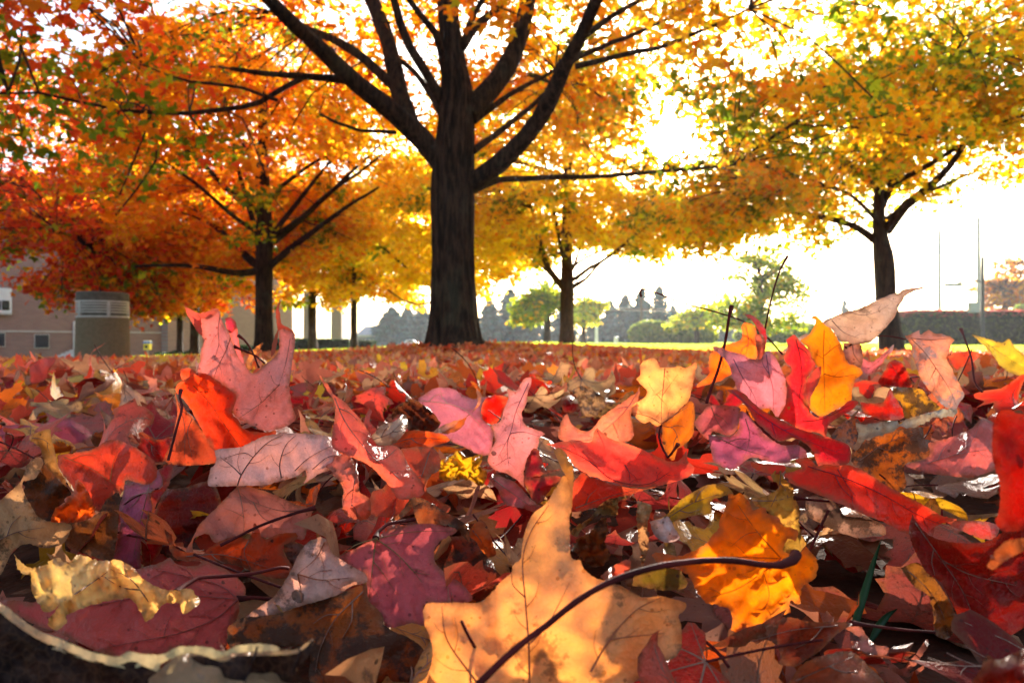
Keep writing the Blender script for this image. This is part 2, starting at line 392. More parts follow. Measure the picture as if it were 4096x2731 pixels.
# ------------------------------------------------------------------ ground
def grid(x0, x1, y0, y1, nx, ny, zf, dz=0.0, name='ground', mat=None):
    xs = np.sign(np.linspace(-1, 1, nx)) * np.abs(np.linspace(-1, 1, nx)) ** 2.2 * (x1 - x0) / 2 + (x0 + x1) / 2
    ys = y0 + (y1 - y0) * np.linspace(0, 1, ny) ** 2.6
    X, Y = np.meshgrid(xs, ys); V = np.stack([X.ravel(), Y.ravel(), (zf(X, Y) + dz).ravel()], 1)
    i, j = np.meshgrid(np.arange(nx - 1), np.arange(ny - 1)); a = (j * nx + i).ravel()
    Fq = np.stack([a, a + 1, a + nx + 1, a + nx], 1)
    return tag(link(name, mesh_np(name, V, [Fq], [mat])), kind='structure')
def ground_mat():
    m, nt = newmat('ground_grass_and_soil'); t = nt.nodes.new('ShaderNodeTexCoord'); v = t.outputs['Object']
    sx = nt.nodes.new('ShaderNodeSeparateXYZ'); nt.links.new(v, sx.inputs[0])
    n1 = noise(nt, v, .6, 4); n2 = noise(nt, v, 30, 4); n3 = noise(nt, v, 4, 4)
    grass = mixc(nt, n2, (.26, .36, .03), (.46, .54, .06)); grass = mixc(nt, ramp(nt, n3, .45, .7, 0, .5), grass, (.45, .30, .08))
    soil = mixc(nt, n2, (.10, .035, .015), (.03, .015, .01))
    # under the leaf carpet the ground is dark, past its ragged far edge it is mown grass
    edge = math_(nt, 'SUBTRACT', math_(nt, 'ADD', sx.outputs[1], math_(nt, 'ADD', math_(nt, 'MULTIPLY', n1, 2.0), math_(nt, 'MINIMUM', math_(nt, 'MULTIPLY', sx.outputs[0], .6), 0.0))), 13.3)
    f = ramp(nt, edge, -.8, .8)
    out(nt, pbsdf(nt, mixc(nt, f, soil, grass), .9, .1, bump(nt, n2, .6, .02))); return m
def Gfar(x, y): return G(x, y) - .01
grid(-170, 170, -40, 230, 161, 161, lambda X, Y: Gfar(X, np.maximum(Y, 0)) * (1 - sstep(60, 120, np.hypot(X, Y))) - .0, -.012, 'ground', ground_mat())

# ------------------------------------------------------------------ trees
MAPS = None
def leaf_cards(Ctr, Nrm, size, cols, rs, lobes=3):
    """many small maple-like leaves: each is 'lobes' kites that share the leaf base"""
    n = len(Ctr); Nrm = Nrm / (np.linalg.norm(Nrm, axis=1)[:, None] + 1e-9)
    r = rs.normal(size=(n, 3)); r[:, 2] -= .8; A = r - Nrm * np.sum(r * Nrm, 1)[:, None]; A /= np.linalg.norm(A, axis=1)[:, None] + 1e-9; B = np.cross(Nrm, A)
    s = (size * rs.uniform(.5, 1.35, n))[:, None]; V = []; nv = 0; Fs = []; idx = np.arange(n)
    angs = {3: [(0, 1.0), (.95, .82), (-.95, .82)], 1: [(0, 1.0)], 2: [(.5, 1.0), (-.55, .9)]}[lobes]
    base = Ctr - A * s * .35
    for (a, L) in angs:
        d = A * math.cos(a) + B * math.sin(a); e = -A * math.sin(a) + B * math.cos(a); w = .30 if lobes == 3 else .42
        dr = rs.uniform(-.28, .12, (n, 1))
        p0 = base; p1 = base + d * s * L * .52 + e * s * w * L + Nrm * s * .05; p2 = base + d * s * L + Nrm * s * dr; p3 = base + d * s * L * .52 - e * s * w * L + Nrm * s * .05
        V += [p0, p1, p2, p3]; Fs.append(np.stack([nv * n + idx, (nv + 1) * n + idx, (nv + 2) * n + idx, (nv + 3) * n + idx], 1)); nv += 4
    V = np.vstack(V); c = np.tile(cols, (nv, 1))
    return V, Fs, c
YEL, GLD, ORG, RED, GRN, LIM, DRD = [np.array(c) for c in ((.95, .66, .016), (.95, .47, .008), (.93, .27, .006), (.86, .10, .015), (.19, .27, .012), (.58, .62, .02), (.45, .04, .02))]
def pick(rs, n, pal, w, cl=None):
    w = np.array(w, float); w /= w.sum(); k = rs.choice(len(pal), n, p=w)
    c = np.array(pal)[k]; return np.clip(c * rs.uniform(.7, 1.15, (n, 1)) * rs.uniform(.94, 1.06, (n, 3)), 0, .95)
def sun_keep(P, rs, inner=1.0, outer=5.2, thin=.5):
    """gaps in the crowns where the low sun comes through onto the near leaves"""
    d = P - np.array([0, .3, .08]); s = np.array(SUNV); t = d @ s; perp = np.linalg.norm(d - t[:, None] * s, axis=1); ang = np.degrees(np.arctan2(perp, np.maximum(t, .1)))
    dc = P - np.array([0, 0, CZ]); tcn = dc @ s; ac = np.degrees(np.arccos(np.clip(tcn / np.linalg.norm(dc, axis=1), -1, 1))) * (1 + .25 * np.sin(np.arctan2(dc[:, 0] - tcn * s[0], dc[:, 2] - tcn * s[2]) * 5))
    p = np.where((ang < inner) | (ac < 1.6), 1.0, thin * (1 - sstep(outer * .45, outer, ang)))
    e = P - np.array([.02, .42, .07]); hx = np.array([s[1], -s[0], 0]); hx /= np.linalg.norm(hx); vx = np.cross(hx, s); hh = np.abs(e @ hx); vv = np.abs(e @ vx)
    p = np.maximum(p, np.where((hh < .55) & (vv < .15), .7, 0))
    return rs.uniform(size=len(P)) > p
def build_tree(name, label, base, trunk, limbs, envs, leafn, leafsz, palf, seed, bark=None, lobes=3, twigs=True, keep=None, group='maple trees on the lawn', tn=14, rough=None, cat='tree', csz=.38, cthick=.09, per=42, up=.75):
    rs = np.random.default_rng(seed); bark = bark or BARK
    root = empty(name, tuple(base)); tag(root, label, cat, group)
    mb = MB(); P = crom(trunk[0], .12 * max(1, base[1] / 10)); t = np.linspace(0, 1, len(P)); P4 = crom(np.hstack([np.array(trunk[0]), np.array(trunk[1])[:, None]]), .12 * max(1, base[1] / 10)); P, R = P4[:, :3], P4[:, 3]
    mb.tube(P, R, tn, rough=rough); mb.build('trunk', bark, root, smooth=True)
    nodes = [P[len(P) // 3:]]
    for (Q, R0, R1) in limbs:
        Q = crom(Q, .15 * max(1, base[1] / 10)); k = len(Q); w = rs.normal(0, 1, (k, 3)); w = np.cumsum(w, 0) * .006 * max(1, base[1] / 12); w -= np.linspace(0, 1, k)[:, None] * w[-1]
        Q = Q + w; m2 = MB(); m2.tube(Q, np.linspace(R0, R1, k) * (1 + rs.normal(0, .03, k)), 9); m2.build('limb', bark, root, smooth=True); nodes.append(Q[k // 4:])
    NP = np.vstack(nodes)
    # leaf sprays inside the crown envelopes
    C = []
    for (c, r, n, hollow) in envs:
        u = rs.normal(size=(n * 3, 3)); u /= np.linalg.norm(u, axis=1)[:, None]; rad = rs.uniform(hollow, 1, (n * 3, 1)) ** .55
        q = np.array(c) + u * rad * np.array(r); C.append(q[:n])
    C = np.vstack(C)
    if keep is not None: C = C[keep(C, rs)]
    nC = len(C); k = max(6, int(leafn / max(1, nC)))
    if twigs:
        tb = MB()
        for q in C[:int(nC * .8)]:
            dd = np.linalg.norm((NP - q) * [1, 1, 1.3] + [0, 0, .35], axis=1); a = NP[np.argmin(dd)]; L = np.linalg.norm(q - a)
            if L > 1.9 or L < .05: continue
            mid = (a + q) / 2 + rs.normal(0, .06, 3) * L + np.array([0, 0, .10 * L]); r0 = .004 + .0035 * L
            v, f, _ = tube_np(crom([a, mid, q + (q - a) * .12], max(.12, L / 4)), r0, 5); kk = len(v) // 5
            tb.add(v * 1.0, f)
        tb.build('twigs', bark, root, smooth=True)['kind'] = 'stuff'
    ctr = np.repeat(C, k, 0); n = len(ctr); cid = np.repeat(np.arange(nC), k)
    th = rs.uniform(0, 6.28, n); rr = np.sqrt(rs.uniform(0, 1, n)) * csz * rs.uniform(.7, 1.3, n)
    outw = C - np.array([base[0], base[1], C[:, 2].mean()]); outw /= np.linalg.norm(outw, axis=1)[:, None] + 1e-9
    sn = np.array([0, 0, 1.0]) + outw * [.35, .35, .1] + rs.normal(0, .18, (nC, 3)); sn /= np.linalg.norm(sn, axis=1)[:, None]
    a1 = np.cross(sn, rs.normal(size=(nC, 3))); a1 /= np.linalg.norm(a1, axis=1)[:, None]; a2 = np.cross(sn, a1)
    P = ctr + a1[cid] * (rr * np.cos(th))[:, None] + a2[cid] * (rr * np.sin(th))[:, None] + sn[cid] * (rs.normal(0, cthick, n))[:, None]
    nr = sn[cid] * up + rs.normal(0, .55, (n, 3))
    cols = palf(P, C[cid], cid, rs)
    kp = sun_keep(P, rs); P, nr, cols = P[kp], nr[kp], cols[kp]
    V, Fs, c = leaf_cards(P, nr, leafsz, cols, rs, lobes)
    me = mesh_np('crown', V, Fs, [CROWN], smooth=False, col=c)
    o = link('crown', me, root); o.matrix_parent_inverse = Matrix.Translation(-Vector(root.location))
    return root
def limb(pts, r0, r1, d0):         # points in the 2352-wide view plus metres of depth change; radii in the same pixels
    P = [D(p[0], p[1], d0 + (p[2] if len(p) > 2 else 0)) for p in pts]; dl = d0 + (pts[-1][2] if len(pts[-1]) > 2 else 0)
    return (P, r0 * d0 / 1568, r1 * dl / 1568)
def pxv(P): return (P[:, 0] / P[:, 1] * 1568 + 1176, 784 - (P[:, 2] - CZ) / P[:, 1] * 1568)
def vary(cid, rs, p):            # whole sprays that share a colour
    h = rs.uniform(size=cid.max() + 1)[cid]; return h < p

# main maple
d = 7.0
_fr = np.random.default_rng(5).normal(size=(400, 80)); _fr = (_fr + np.roll(_fr, 1, 0) + np.roll(_fr, 2, 0) + np.roll(_fr, 3, 0)) / 2
def furrow(k, th, P):
    return 1 + .016 * _fr[k.ravel() % 400][:, :th.size] + .045 * np.sin(9 * th + 1.3 * np.sin(k * .5)) + .03 * np.sin(17 * th + k * .35) + .02 * np.sin(5 * th - k * .2) + (.30 * np.cos(3 * th + 2.2) + .25) * np.exp(-k * .55)
tk = ([D(1050, 812, d), D(1047, 780, d), D(1044, 700, d), D(1041, 560, d), D(1040, 440, d), D(1041, 380, d), D(1046, 300, d), D(1050, 220, d), D(1040, 130, d), D(1027, 0, d), D(1020, -150, d + .2), D(1010, -400, d + .4)],
      [r * d / 1568 for r in (64, 54, 49, 47, 48, 47, 42, 37, 27, 23, 19, 10)])
L1 = [limb(p, a, b, d) for p, a, b in (
    ([(1022, 385), (965, 318, -.1), (905, 262, -.3), (820, 192, -.6), (740, 112, -.9), (665, 45, -1.3), (560, -60, -1.6)], 27, 13),
    ([(1010, 362), (955, 300, .2), (918, 215, .4), (893, 110, .6), (855, 0, .8), (800, -120, 1)], 24, 15),
    ([(1036, 262), (990, 178, -.1), (945, 105, -.2), (922, 55, -.2), (893, -40, -.3)], 13, 9),
    ([(918, 215, .4), (860, 158, .5), (795, 108, .7), (735, 80, .9), (640, 30, 1.1)], 13, 7),
    ([(1072, 262), (1125, 205, .2), (1176, 125, .4), (1205, 40, .5), (1225, -80, .7)], 27, 17),
    ([(1080, 425), (1112, 402, -.1), (1180, 345, -.3), (1242, 272, -.5), (1292, 182, -.8), (1334, 92, -1.1), (1372, 10, -1.4), (1420, -90, -1.7)], 24, 12),
    ([(1334, 88, -1.1), (1400, 45, -1.0), (1480, -5, -.9)], 7, 5), ([(1300, 150, -.8), (1370, 112, -.6), (1470, 70, -.4), (1600, 10, 0)], 6, 3),
    ([(1088, 278), (1150, 230, .3), (1220, 190, .6), (1275, 160, .9)], 8, 4), ([(1085, 345), (1150, 300, .4), (1212, 255, .7), (1275, 195, 1)], 9, 4),
    ([(1100, 432), (1150, 412, .2), (1250, 408, .5), (1400, 402, .9), (1540, 390, 1.3), (1680, 380, 1.6)], 8, 3),
    ([(800, 185, -.6), (690, 180, -.6), (605, 170, -.7), (530, 158, -.8)], 9, 5),
    ([(700, 182, -.6), (655, 205, -.7), (600, 240, -.8), (520, 258, -.9), (440, 266, -1), (300, 260, -1.3), (190, 238, -1.5), (90, 216, -1.7), (-60, 214, -1.9)], 6, 2.5),
    ([(912, 305, -.3), (830, 300, -.5), (770, 278, -.6), (735, 262, -.7)], 5, 3),
    ([(1048, 130), (1095, 62, .3), (1150, 10, .5), (1200, -60, .7)], 11, 7), ([(1060, 115), (1075, 60, -.2), (1120, -20, -.3)], 8, 6),
    ([(1020, 170), (1000, 80, -.3), (960, 30, -.4), (925, -20, -.5)], 10, 7), ([(1028, 300), (1000, 235, .2), (950, 165, .5), (905, 130, .7)], 9, 5),
    ([(640, 230, -.8), (560, 205, -1), (440, 190, -1.3), (330, 150, -1.6)], 4, 2), ([(1320, 155, -1), (1420, 130, -1), (1560, 95, -1.1), (1720, 20, -1.2)], 6, 3))]
def keep1(C, rs):
    px, py = pxv(C); el = (784 - py)
    front = C[:, 1] < 8.0
    bare = front & (px > 600) & (px < 1430) & (py < 460)
    bare &= ~((py < 60) & (rs.uniform(size=len(C)) < .25)) & ~(rs.uniform(size=len(C)) < .03)
    low = np.where(px < 700, 520 - (700 - px) * -.02, 440)
    return (~bare) & (py < low) & (C[:, 1] > 3.4) & ~((py > 350) & (px > 640) & (px < 1130)) & ~((C[:, 1] < 5) & (py > 200) & (px > 800))
def pal1(P, C, cid, rs):
    px, py = pxv(P); n = len(P); t = np.clip((px + rs.normal(0, 160, n)) / 2352, 0, 1)
    c = np.where((t < .10)[:, None], pick(rs, n, [RED, ORG, GRN], [.5, .38, .12]), np.where((t < .30)[:, None], pick(rs, n, [ORG, GLD, RED], [.72, .14, .14]), np.where((t < .5)[:, None], pick(rs, n, [ORG, GLD], [.5, .5]), pick(rs, n, [GLD, YEL, LIM, ORG], [.62, .18, .08, .12]))))
    g = vary(cid, rs, np.where(px < 560, .46, np.where(px > 1300, .28, .05))) & (rs.uniform(size=n) < .75)
    return np.where(g[:, None], pick(rs, n, [GRN, LIM], [.8, .2]), c)
build_tree('maple_tree', 'largest maple at the centre, thick dark trunk splitting into heavy spreading limbs', D(1050, 800, d), tk, L1,
           [((-3.4, 6.4, 3.6), (3.6, 2.9, 2.2), 260, .2), ((2.6, 7.6, 3.8), (3.4, 2.6, 2.0), 210, .25), ((0, 9.5, 4.6), (3.2, 2, 2.0), 110, .2), ((-.4, 6.5, 6.6), (6, 4.5, 2.6), 260, .3)],
           42000, .080, pal1, 11, keep=keep1, tn=72, rough=furrow)

def auto_limbs(fork, n, rs, L, rad, d, z1):
    out_ = []
    for i in range(n):
        a = i * 2.4 + rs.uniform(-.4, .4); up = rs.uniform(.35, 1.3); z = rs.uniform(0, z1)
        p = np.array(fork) + [0, 0, z]; v = np.array([math.cos(a), math.sin(a), up]); v /= np.linalg.norm(v); Q = [p]; l = L * rs.uniform(.7, 1.1) * (1 - .3 * z / max(z1, .1))
        for k in range(5): v = v + [0, 0, -.04 + .10 * rs.normal()] + rs.normal(0, .06, 3); v /= np.linalg.norm(v); Q.append(Q[-1] + v * l / 5)
        out_.append((Q, rad * rs.uniform(.6, 1), rad * .18))
    return out_
def std_tree(label, px, base_y, dist, trunk_px, fork_y, top_y, envs, leafn, leafsz, palf, seed, limbs=(), nauto=9, lim_len=3.6, bark=None, lobes=3, lean=0, group='maple trees on the lawn', keep=None, name='maple_tree', twigs=True, csz=.42, cthick=.10, trunk_pts=None, cat='tree'):
    rs = np.random.default_rng(seed); b = D(px, base_y, dist)
    k = dist / 1568; tp = trunk_pts or [(px, base_y + 12), (px - lean * .1, base_y - 25), (px - lean * .5, (base_y + fork_y) / 2), (px - lean, fork_y), (px - lean * 1.1, (fork_y * 2 + top_y) / 3), (px - lean * 1.2, (fork_y + 2 * top_y) / 3), (px - lean * 1.2, top_y)]
    trunk = ([D(x, y, dist) for x, y in tp], [trunk_px * k * f for f in (1.42, 1.06, .93, 1.0, .6, .34, .12)])
    LB = [limb(p, a, c, dist) for p, a, c in limbs] + auto_limbs(D(px - lean, fork_y, dist), nauto, rs, lim_len, trunk_px * k * .45, dist, (fork_y - top_y) * k * .5)
    ee = [(D(cx, cy_, dist + dd), (rx * k, ry, rz * k), n, h) for (cx, cy_, dd, rx, ry, rz, n, h) in envs]
    return build_tree(name, label, b, trunk, LB, ee, leafn, leafsz, palf, seed, bark=bark, lobes=lobes, group=group, keep=keep, twigs=twigs, csz=csz, cthick=cthick, cat=cat,
                      rough=lambda q, th, P: 1 + .05 * np.sin(7 * th + q * .3) + .04 * np.sin(12 * th - q * .5))
def pal_mix(pal, w, green=.1, gp=(GRN, LIM), grad=None):
    def f(P, C, cid, rs):
        n = len(P); c = pick(rs, n, pal, w)
        if grad:
            px, py = pxv(P); t = sstep(grad[0], grad[1], (px if grad[2] == 'x' else py) + rs.normal(0, 50, n)); m = rs.uniform(size=n) < t
            c = np.where(m[:, None], pick(rs, n, grad[3], grad[4]), c)
        g = vary(cid, rs, green) & (rs.uniform(size=n) < .8)
        return np.where(g[:, None], pick(rs, n, list(gp), [.7, .3]), c)
    return f
def hollow(px0, w, y0, dist, p=.88):
    return lambda C, rs: ~((C[:, 1] < dist + .4) & (np.abs(pxv(C)[0] - px0) < w) & (pxv(C)[1] > y0) & (rs.uniform(size=len(C)) < p))
# left maple behind the upright pink leaf
std_tree('dark-trunked maple with orange and gold crown, behind the tall upright pink leaf', 607, 806, 13, 20, 600, 60,
         [(590, 330, 0, 350, 3.0, 270, 300, .25), (560, 520, 0, 330, 2.6, 110, 170, .3)], 34000, .090, pal_mix([ORG, GLD, RED], [.52, .45, .03], .12, grad=(620, 860, 'x', [GLD, YEL], [.7, .3])), 22, keep=hollow(600, 230, 350, 13),
         limbs=[([(598, 612), (560, 580, .3), (510, 530, .6), (455, 490, .9), (400, 440, 1)], 10, 3), ([(600, 622), (540, 628, -.5), (460, 615, -1), (390, 608, -1.4), (310, 612, -1.8)], 9, 3),
                ([(615, 615), (660, 575, -.3), (720, 530, -.6), (790, 480, -.9), (870, 430, -1.1)], 9, 3), ([(608, 560), (650, 505), (700, 440), (760, 370, .4)], 7, 3),
                ([(600, 560), (570, 470, -.3), (545, 380, -.5), (535, 300, -.6)], 7, 3), ([(596, 500), (590, 400), (597, 300)], 6, 3)])
# middle-right maple with the reddish lit trunk
def keep3(C, rs):
    px, py = pxv(C); return hollow(1290, 120, 450, 15, .55)(C, rs) & (py < 612 + 18 * np.sin(px * .02)) & ~((px > 1320) & (px < 1420) & (py > 562))
std_tree('slender maple with a reddish-brown trunk and bright yellow crown, right of the centre tree', 1302, 788, 15, 15.5, 655, 120,
         [(1290, 370, 0, 330, 3.2, 250, 330, .2), (1330, 520, 0, 330, 2.8, 75, 150, .2), (1500, 530, -.5, 190, 2.4, 62, 80, .15), (1180, 560, 0, 130, 2.2, 60, 60, .15)], 32000, .095, pal_mix([YEL, GLD, ORG], [.72, .26, .02], .12), 33, bark=BARK2, keep=keep3,
         limbs=[([(1297, 665), (1262, 622, -.3), (1240, 560, -.5), (1222, 480, -.7)], 9, 4), ([(1295, 662), (1250, 612, .4), (1190, 570, .8), (1110, 550, 1.2)], 6, 3), ([(1308, 665), (1345, 640, -.3), (1370, 612, -.5), (1398, 588, -.7)], 6, 2.5), ([(1308, 620), (1350, 590, .3), (1400, 570, .6)], 4, 2)])
# right maple
def keep4(C, rs):
    px, py = pxv(C); r = rs.uniform(size=len(C))
    low = np.where(px < 1780, 592, np.where(px < 2000, 556, np.where(px < 2230, 545, 420)))
    return hollow(2030, 230, 320, 11.5, .8)(C, rs) & (py < low) & ~((px > 1950) & (px < 2120) & (py > 430) & (C[:, 1] < 11.6)) & ~((px > 1640) & (px < 1900) & (py > 60) & (py < 190) & (r < .45)) & ~((px > 2120) & (py > 330) & (r < .5))
std_tree('forked maple with a dark leaning trunk and yellow-green crown on the right', 2040, 786, 11.5, 23, 520, 60,
         [(1960, 280, 0, 430, 3.3, 230, 330, .15), (1770, 470, -.3, 300, 2.4, 100, 165, .2), (2250, 250, 0, 330, 2.8, 250, 190, .2)], 38000, .085, pal_mix([YEL, GLD, LIM, ORG], [.42, .38, .14, .06], .34), 44, keep=keep4,
         trunk_pts=[(2052, 835), (2044, 765), (2036, 690), (2030, 600), (2020, 520), (2016, 380), (2012, 200)],
         limbs=[([(2008, 552), (1960, 520, .3), (1890, 500, .5), (1790, 480, .8), (1700, 452, 1)], 9, 3), ([(2036, 530), (2078, 475, -.3), (2130, 430, -.6), (2175, 385, -.8), (2230, 310, -1)], 13, 5),
                ([(2040, 500), (2100, 460, .4), (2170, 425, .7), (2240, 395, 1)], 6, 3), ([(2008, 500), (1950, 445, -.5), (1880, 425, -.9), (1800, 435, -1.2)], 5, 2.5), ([(2026, 480), (2060, 400), (2110, 300)], 7, 3)])
# far-left maple, its trunk behind the ash bin
def keep8(C, rs):
    px, py = pxv(C); low = np.interp(px, [-200, 0, 60, 150, 200, 330, 420], [560, 600, 655, 715, 735, 735, 700])
    return (py < low - 12) & ~((px > -60) & (px < 60) & (py > 375) & (py < 415))
std_tree('red and green crowned maple whose trunk stands hidden behind the concrete bin', 236, 828, 14, 15, 650, 120,
         [(190, 560, 0, 300, 2.8, 180, 330, .2), (60, 320, .5, 280, 2.6, 230, 190, .2), (330, 620, .8, 130, 1.6, 110, 110, .2)], 21000, .112, pal_mix([RED, ORG, GLD], [.56, .38, .06], .22, grad=(200, 420, 'x', [ORG, GLD], [.7, .3])), 55, keep=keep8)
# smaller maples further back
def kl(v): return lambda C, rs: pxv(C)[1] < v
std_tree('dark thin-trunked maple between the brick building and the left maple', 447, 822, 22, 9.5, 700, 190, [(430, 560, 0, 220, 3.2, 200, 170, .2)], 12000, .15, pal_mix([ORG, GLD, RED], [.5, .35, .15], .22), 66, keep=kl(722), lobes=2, csz=.55)
std_tree('very thin pale-trunked maple in front of the low round shrubs at the brick wall', 413, 822, 25, 6.5, 722, 520, [(420, 660, 0, 90, 1.6, 85, 60, .2)], 3500, .16, pal_mix([ORG, GLD, YEL], [.3, .5, .2], .3), 67, keep=kl(745), lobes=2, csz=.5)
std_tree('small yellow maple left of the slimmest trunk, beside the clipped hedges', 718, 800, 26, 9, 705, 380, [(715, 560, 0, 190, 3.2, 160, 170, .2)], 13000, .16, pal_mix([GLD, YEL, ORG], [.55, .3, .15], .2), 68, keep=kl(715), lobes=2, csz=.6)
std_tree('small golden maple with slim dark trunk, nearest left of the big trunk', 813, 803, 24, 7.5, 712, 380, [(850, 570, 0, 170, 3.0, 145, 160, .2)], 13000, .15, pal_mix([GLD, YEL, ORG], [.35, .6, .05], .1), 69, keep=kl(708), lobes=2, csz=.6)
std_tree('yellow maple largely hidden behind the big centre trunk', 1022, 790, 19, 10, 655, 300, [(1030, 520, 0, 240, 3.2, 160, 190, .2)], 15000, .13, pal_mix([GLD, YEL], [.25, .75], .08), 70, keep=lambda C, rs: pxv(C)[1] < 680 - .25 * np.abs(pxv(C)[0] - 1100), lobes=2, csz=.55,
         limbs=[([(1010, 665), (960, 640), (915, 600), (870, 560)], 5, 2), ([(1010, 690), (960, 700), (925, 690), (890, 665)], 3, 1.5)])
std_tree('red maple far back at the left edge above the brick building', 40, 800, 38, 8, 640, 360, [(40, 470, 0, 150, 4, 80, 110, .1)], 7000, .24, pal_mix([RED, DRD, ORG], [.7, .1, .2], .02), 71, lobes=2, csz=.9, twigs=False)
# sparse green tree and thin far trees on the right
def sparse(P, C, cid, rs): return pick(rs, len(P), [GRN, LIM, GLD], [.62, .28, .1])
std_tree('loose green broadleaf tree standing alone beyond the lawn, sky showing through', 1745, 778, 34, 8, 690, 575, [(1700, 705, 0, 80, 2.4, 48, 34, .1), (1800, 680, 0, 72, 2.4, 55, 30, .1), (1745, 620, 0, 75, 2, 50, 24, .1), (1740, 740, 0, 95, 2, 22, 16, .1)], 6000, .17, sparse, 81, lobes=2, csz=.62, group='trees beyond the lawn')
std_tree('round green and yellow tree just left of the reddish trunk', 1257, 786, 30, 7, 735, 650, [(1235, 700, 0, 52, 2.2, 34, 34, .1), (1262, 680, 0, 34, 1.6, 30, 18, .1), (1212, 722, 0, 26, 1.4, 20, 14, .1)], 4200, .17, sparse, 82, lobes=2, csz=.5, group='trees beyond the lawn')
std_tree('pale yellow-green tree just right of the reddish trunk', 1340, 786, 42, 5, 740, 690, [(1335, 722, 0, 30, 2.0, 24, 18, .1), (1360, 705, 0, 22, 1.6, 18, 12, .1)], 2200, .22, lambda P, C, cid, rs: pick(rs, len(P), [LIM, YEL, GRN], [.5, .3, .2]), 83, lobes=2, csz=.6, group='trees beyond the lawn')
std_tree('low light green tree behind the rounded yellow-green shrubs', 1600, 782, 42, 5, 745, 705, [(1575, 738, 0, 34, 2.0, 20, 16, .1), (1620, 728, 0, 36, 2.0, 24, 16, .1)], 2200, .24, lambda P, C, cid, rs: pick(rs, len(P), [LIM, YEL, GRN], [.45, .25, .3]), 84, lobes=2, csz=.7, group='trees beyond the lawn')
std_tree('thin brownish tree at the right edge behind the dark hedge', 2310, 780, 45, 6, 720, 600, [(2318, 665, 0, 52, 2.6, 62, 46, .1)], 2600, .24, lambda P, C, cid, rs: pick(rs, len(P), [ORG * .7, GLD * .6, np.array([.25, .13, .06])], [.3, .3, .4]), 85, lobes=2, csz=.8, group='trees beyond the lawn')

# conifers
NEEDLE, ntn = newmat('haze_blue_needles')
_t = ntn.nodes.new('ShaderNodeAttribute'); _t.attribute_name = 'lc'
_m = ntn.nodes.new('ShaderNodeMixShader'); _m.inputs[0].default_value = .25; _tb = ntn.nodes.new('ShaderNodeBsdfTranslucent')
ntn.links.new(_t.outputs[0], _tb.inputs[0]); ntn.links.new(pbsdf(ntn, _t.outputs[0], .7, .2), _m.inputs[1]); ntn.links.new(_tb.outputs[0], _m.inputs[2]); out(ntn, _m.outputs[0])
def conifer(px, top_y, dist, half_px, label, seed, base_y=788, col=(.04, .12, .145), fat=1.0):  # blue of the far haze is put into the green of the needles
    rs = np.random.default_rng(seed); b = D(px, base_y, dist); k = dist / 1568; H = (base_y - top_y) * k; Rm = half_px * k * 1.1
    root = empty('spruce_tree', tuple(b)); tag(root, label, 'conifer', 'evergreens beyond the lawn')
    m = MB(); m.tube([b + [0, 0, -.2], b + [0, 0, H * .5], b + [0, 0, H * .97]], [.22, .14, .02], 8); m.build('trunk', BARK, root, smooth=True)
    n = 300; h = np.sort(rs.uniform(.02, .985, n) ** 1.15); R = Rm * (1 - h) ** .75 * rs.uniform(.6, 1.15, n) + .10; a = rs.uniform(0, 6.28, n); q = 44; cid = np.repeat(np.arange(n), q)
    t = rs.uniform(.05, 1, n * q); dirv = np.stack([np.cos(a), np.sin(a), 0 * a], 1); sdv = np.stack([-np.sin(a), np.cos(a), 0 * a], 1); wd = (.30 * (1.1 - t) * R[cid] * rs.normal(0, .6, n * q))[:, None]
    P = b + np.stack([0 * h, 0 * h, h * H], 1)[cid] + dirv[cid] * (t * R[cid])[:, None] + sdv[cid] * wd; P[:, 2] += -.28 * t * R[cid] + .10 * t ** 3 * R[cid] + rs.normal(0, .05, n * q)
    nr = rs.normal(0, 1, (n * q, 3)) + [0, 0, 1.2]
    c = np.array(col) * rs.uniform(.6, 1.5, (n, 1))[cid] * rs.uniform(.8, 1.2, (n * q, 3))
    V, Fs, cc = leaf_cards(P, nr, max(.15, .03 * Rm * fat + .10), c, rs, 2)
    link('crown', mesh_np('crown', V, Fs, [NEEDLE], smooth=False, col=cc), root).matrix_parent_inverse = Matrix.Translation(-Vector(root.location))
for i, (px, ty, dd, hp, lab) in enumerate([
    (900, 706, 62, 60, 'broad dark evergreen beside the white house, left of the big trunk'), (968, 700, 66, 58, 'greyish evergreen touching the left side of the big trunk'),
    (935, 706, 70, 50, 'low evergreen between the two left of the big trunk'),
    (1125, 690, 60, 55, 'evergreen peeking out just right of the big trunk'), (1172, 662, 64, 62, 'tall bluish evergreen between the big trunk and the round green tree'), (1218, 690, 62, 50, 'low bluish evergreen behind the round green tree'),
    (1290, 712, 64, 55, 'evergreen behind the reddish trunk'),
    (1402, 690, 66, 38, 'narrow evergreen right of the white pole'), (1436, 677, 62, 46, 'middle evergreen of the right-hand spruce clump'), (1474, 662, 60, 44, 'tall spruce behind the thin power pole'),
    (1514, 655, 61, 42, 'tallest spruce at the right end of the clump'), (1368, 712, 68, 40, 'low evergreen behind the white pole'), (1546, 702, 68, 36, 'short evergreen behind the rounded shrubs'),
    (1940, 690, 80, 18, 'tiny lone conifer on the skyline beside the right maple'), (1668, 745, 70, 40, 'bluish evergreen seen between the two light green hedges')]):
    conifer(px, ty, dd, hp, lab, 100 + i)

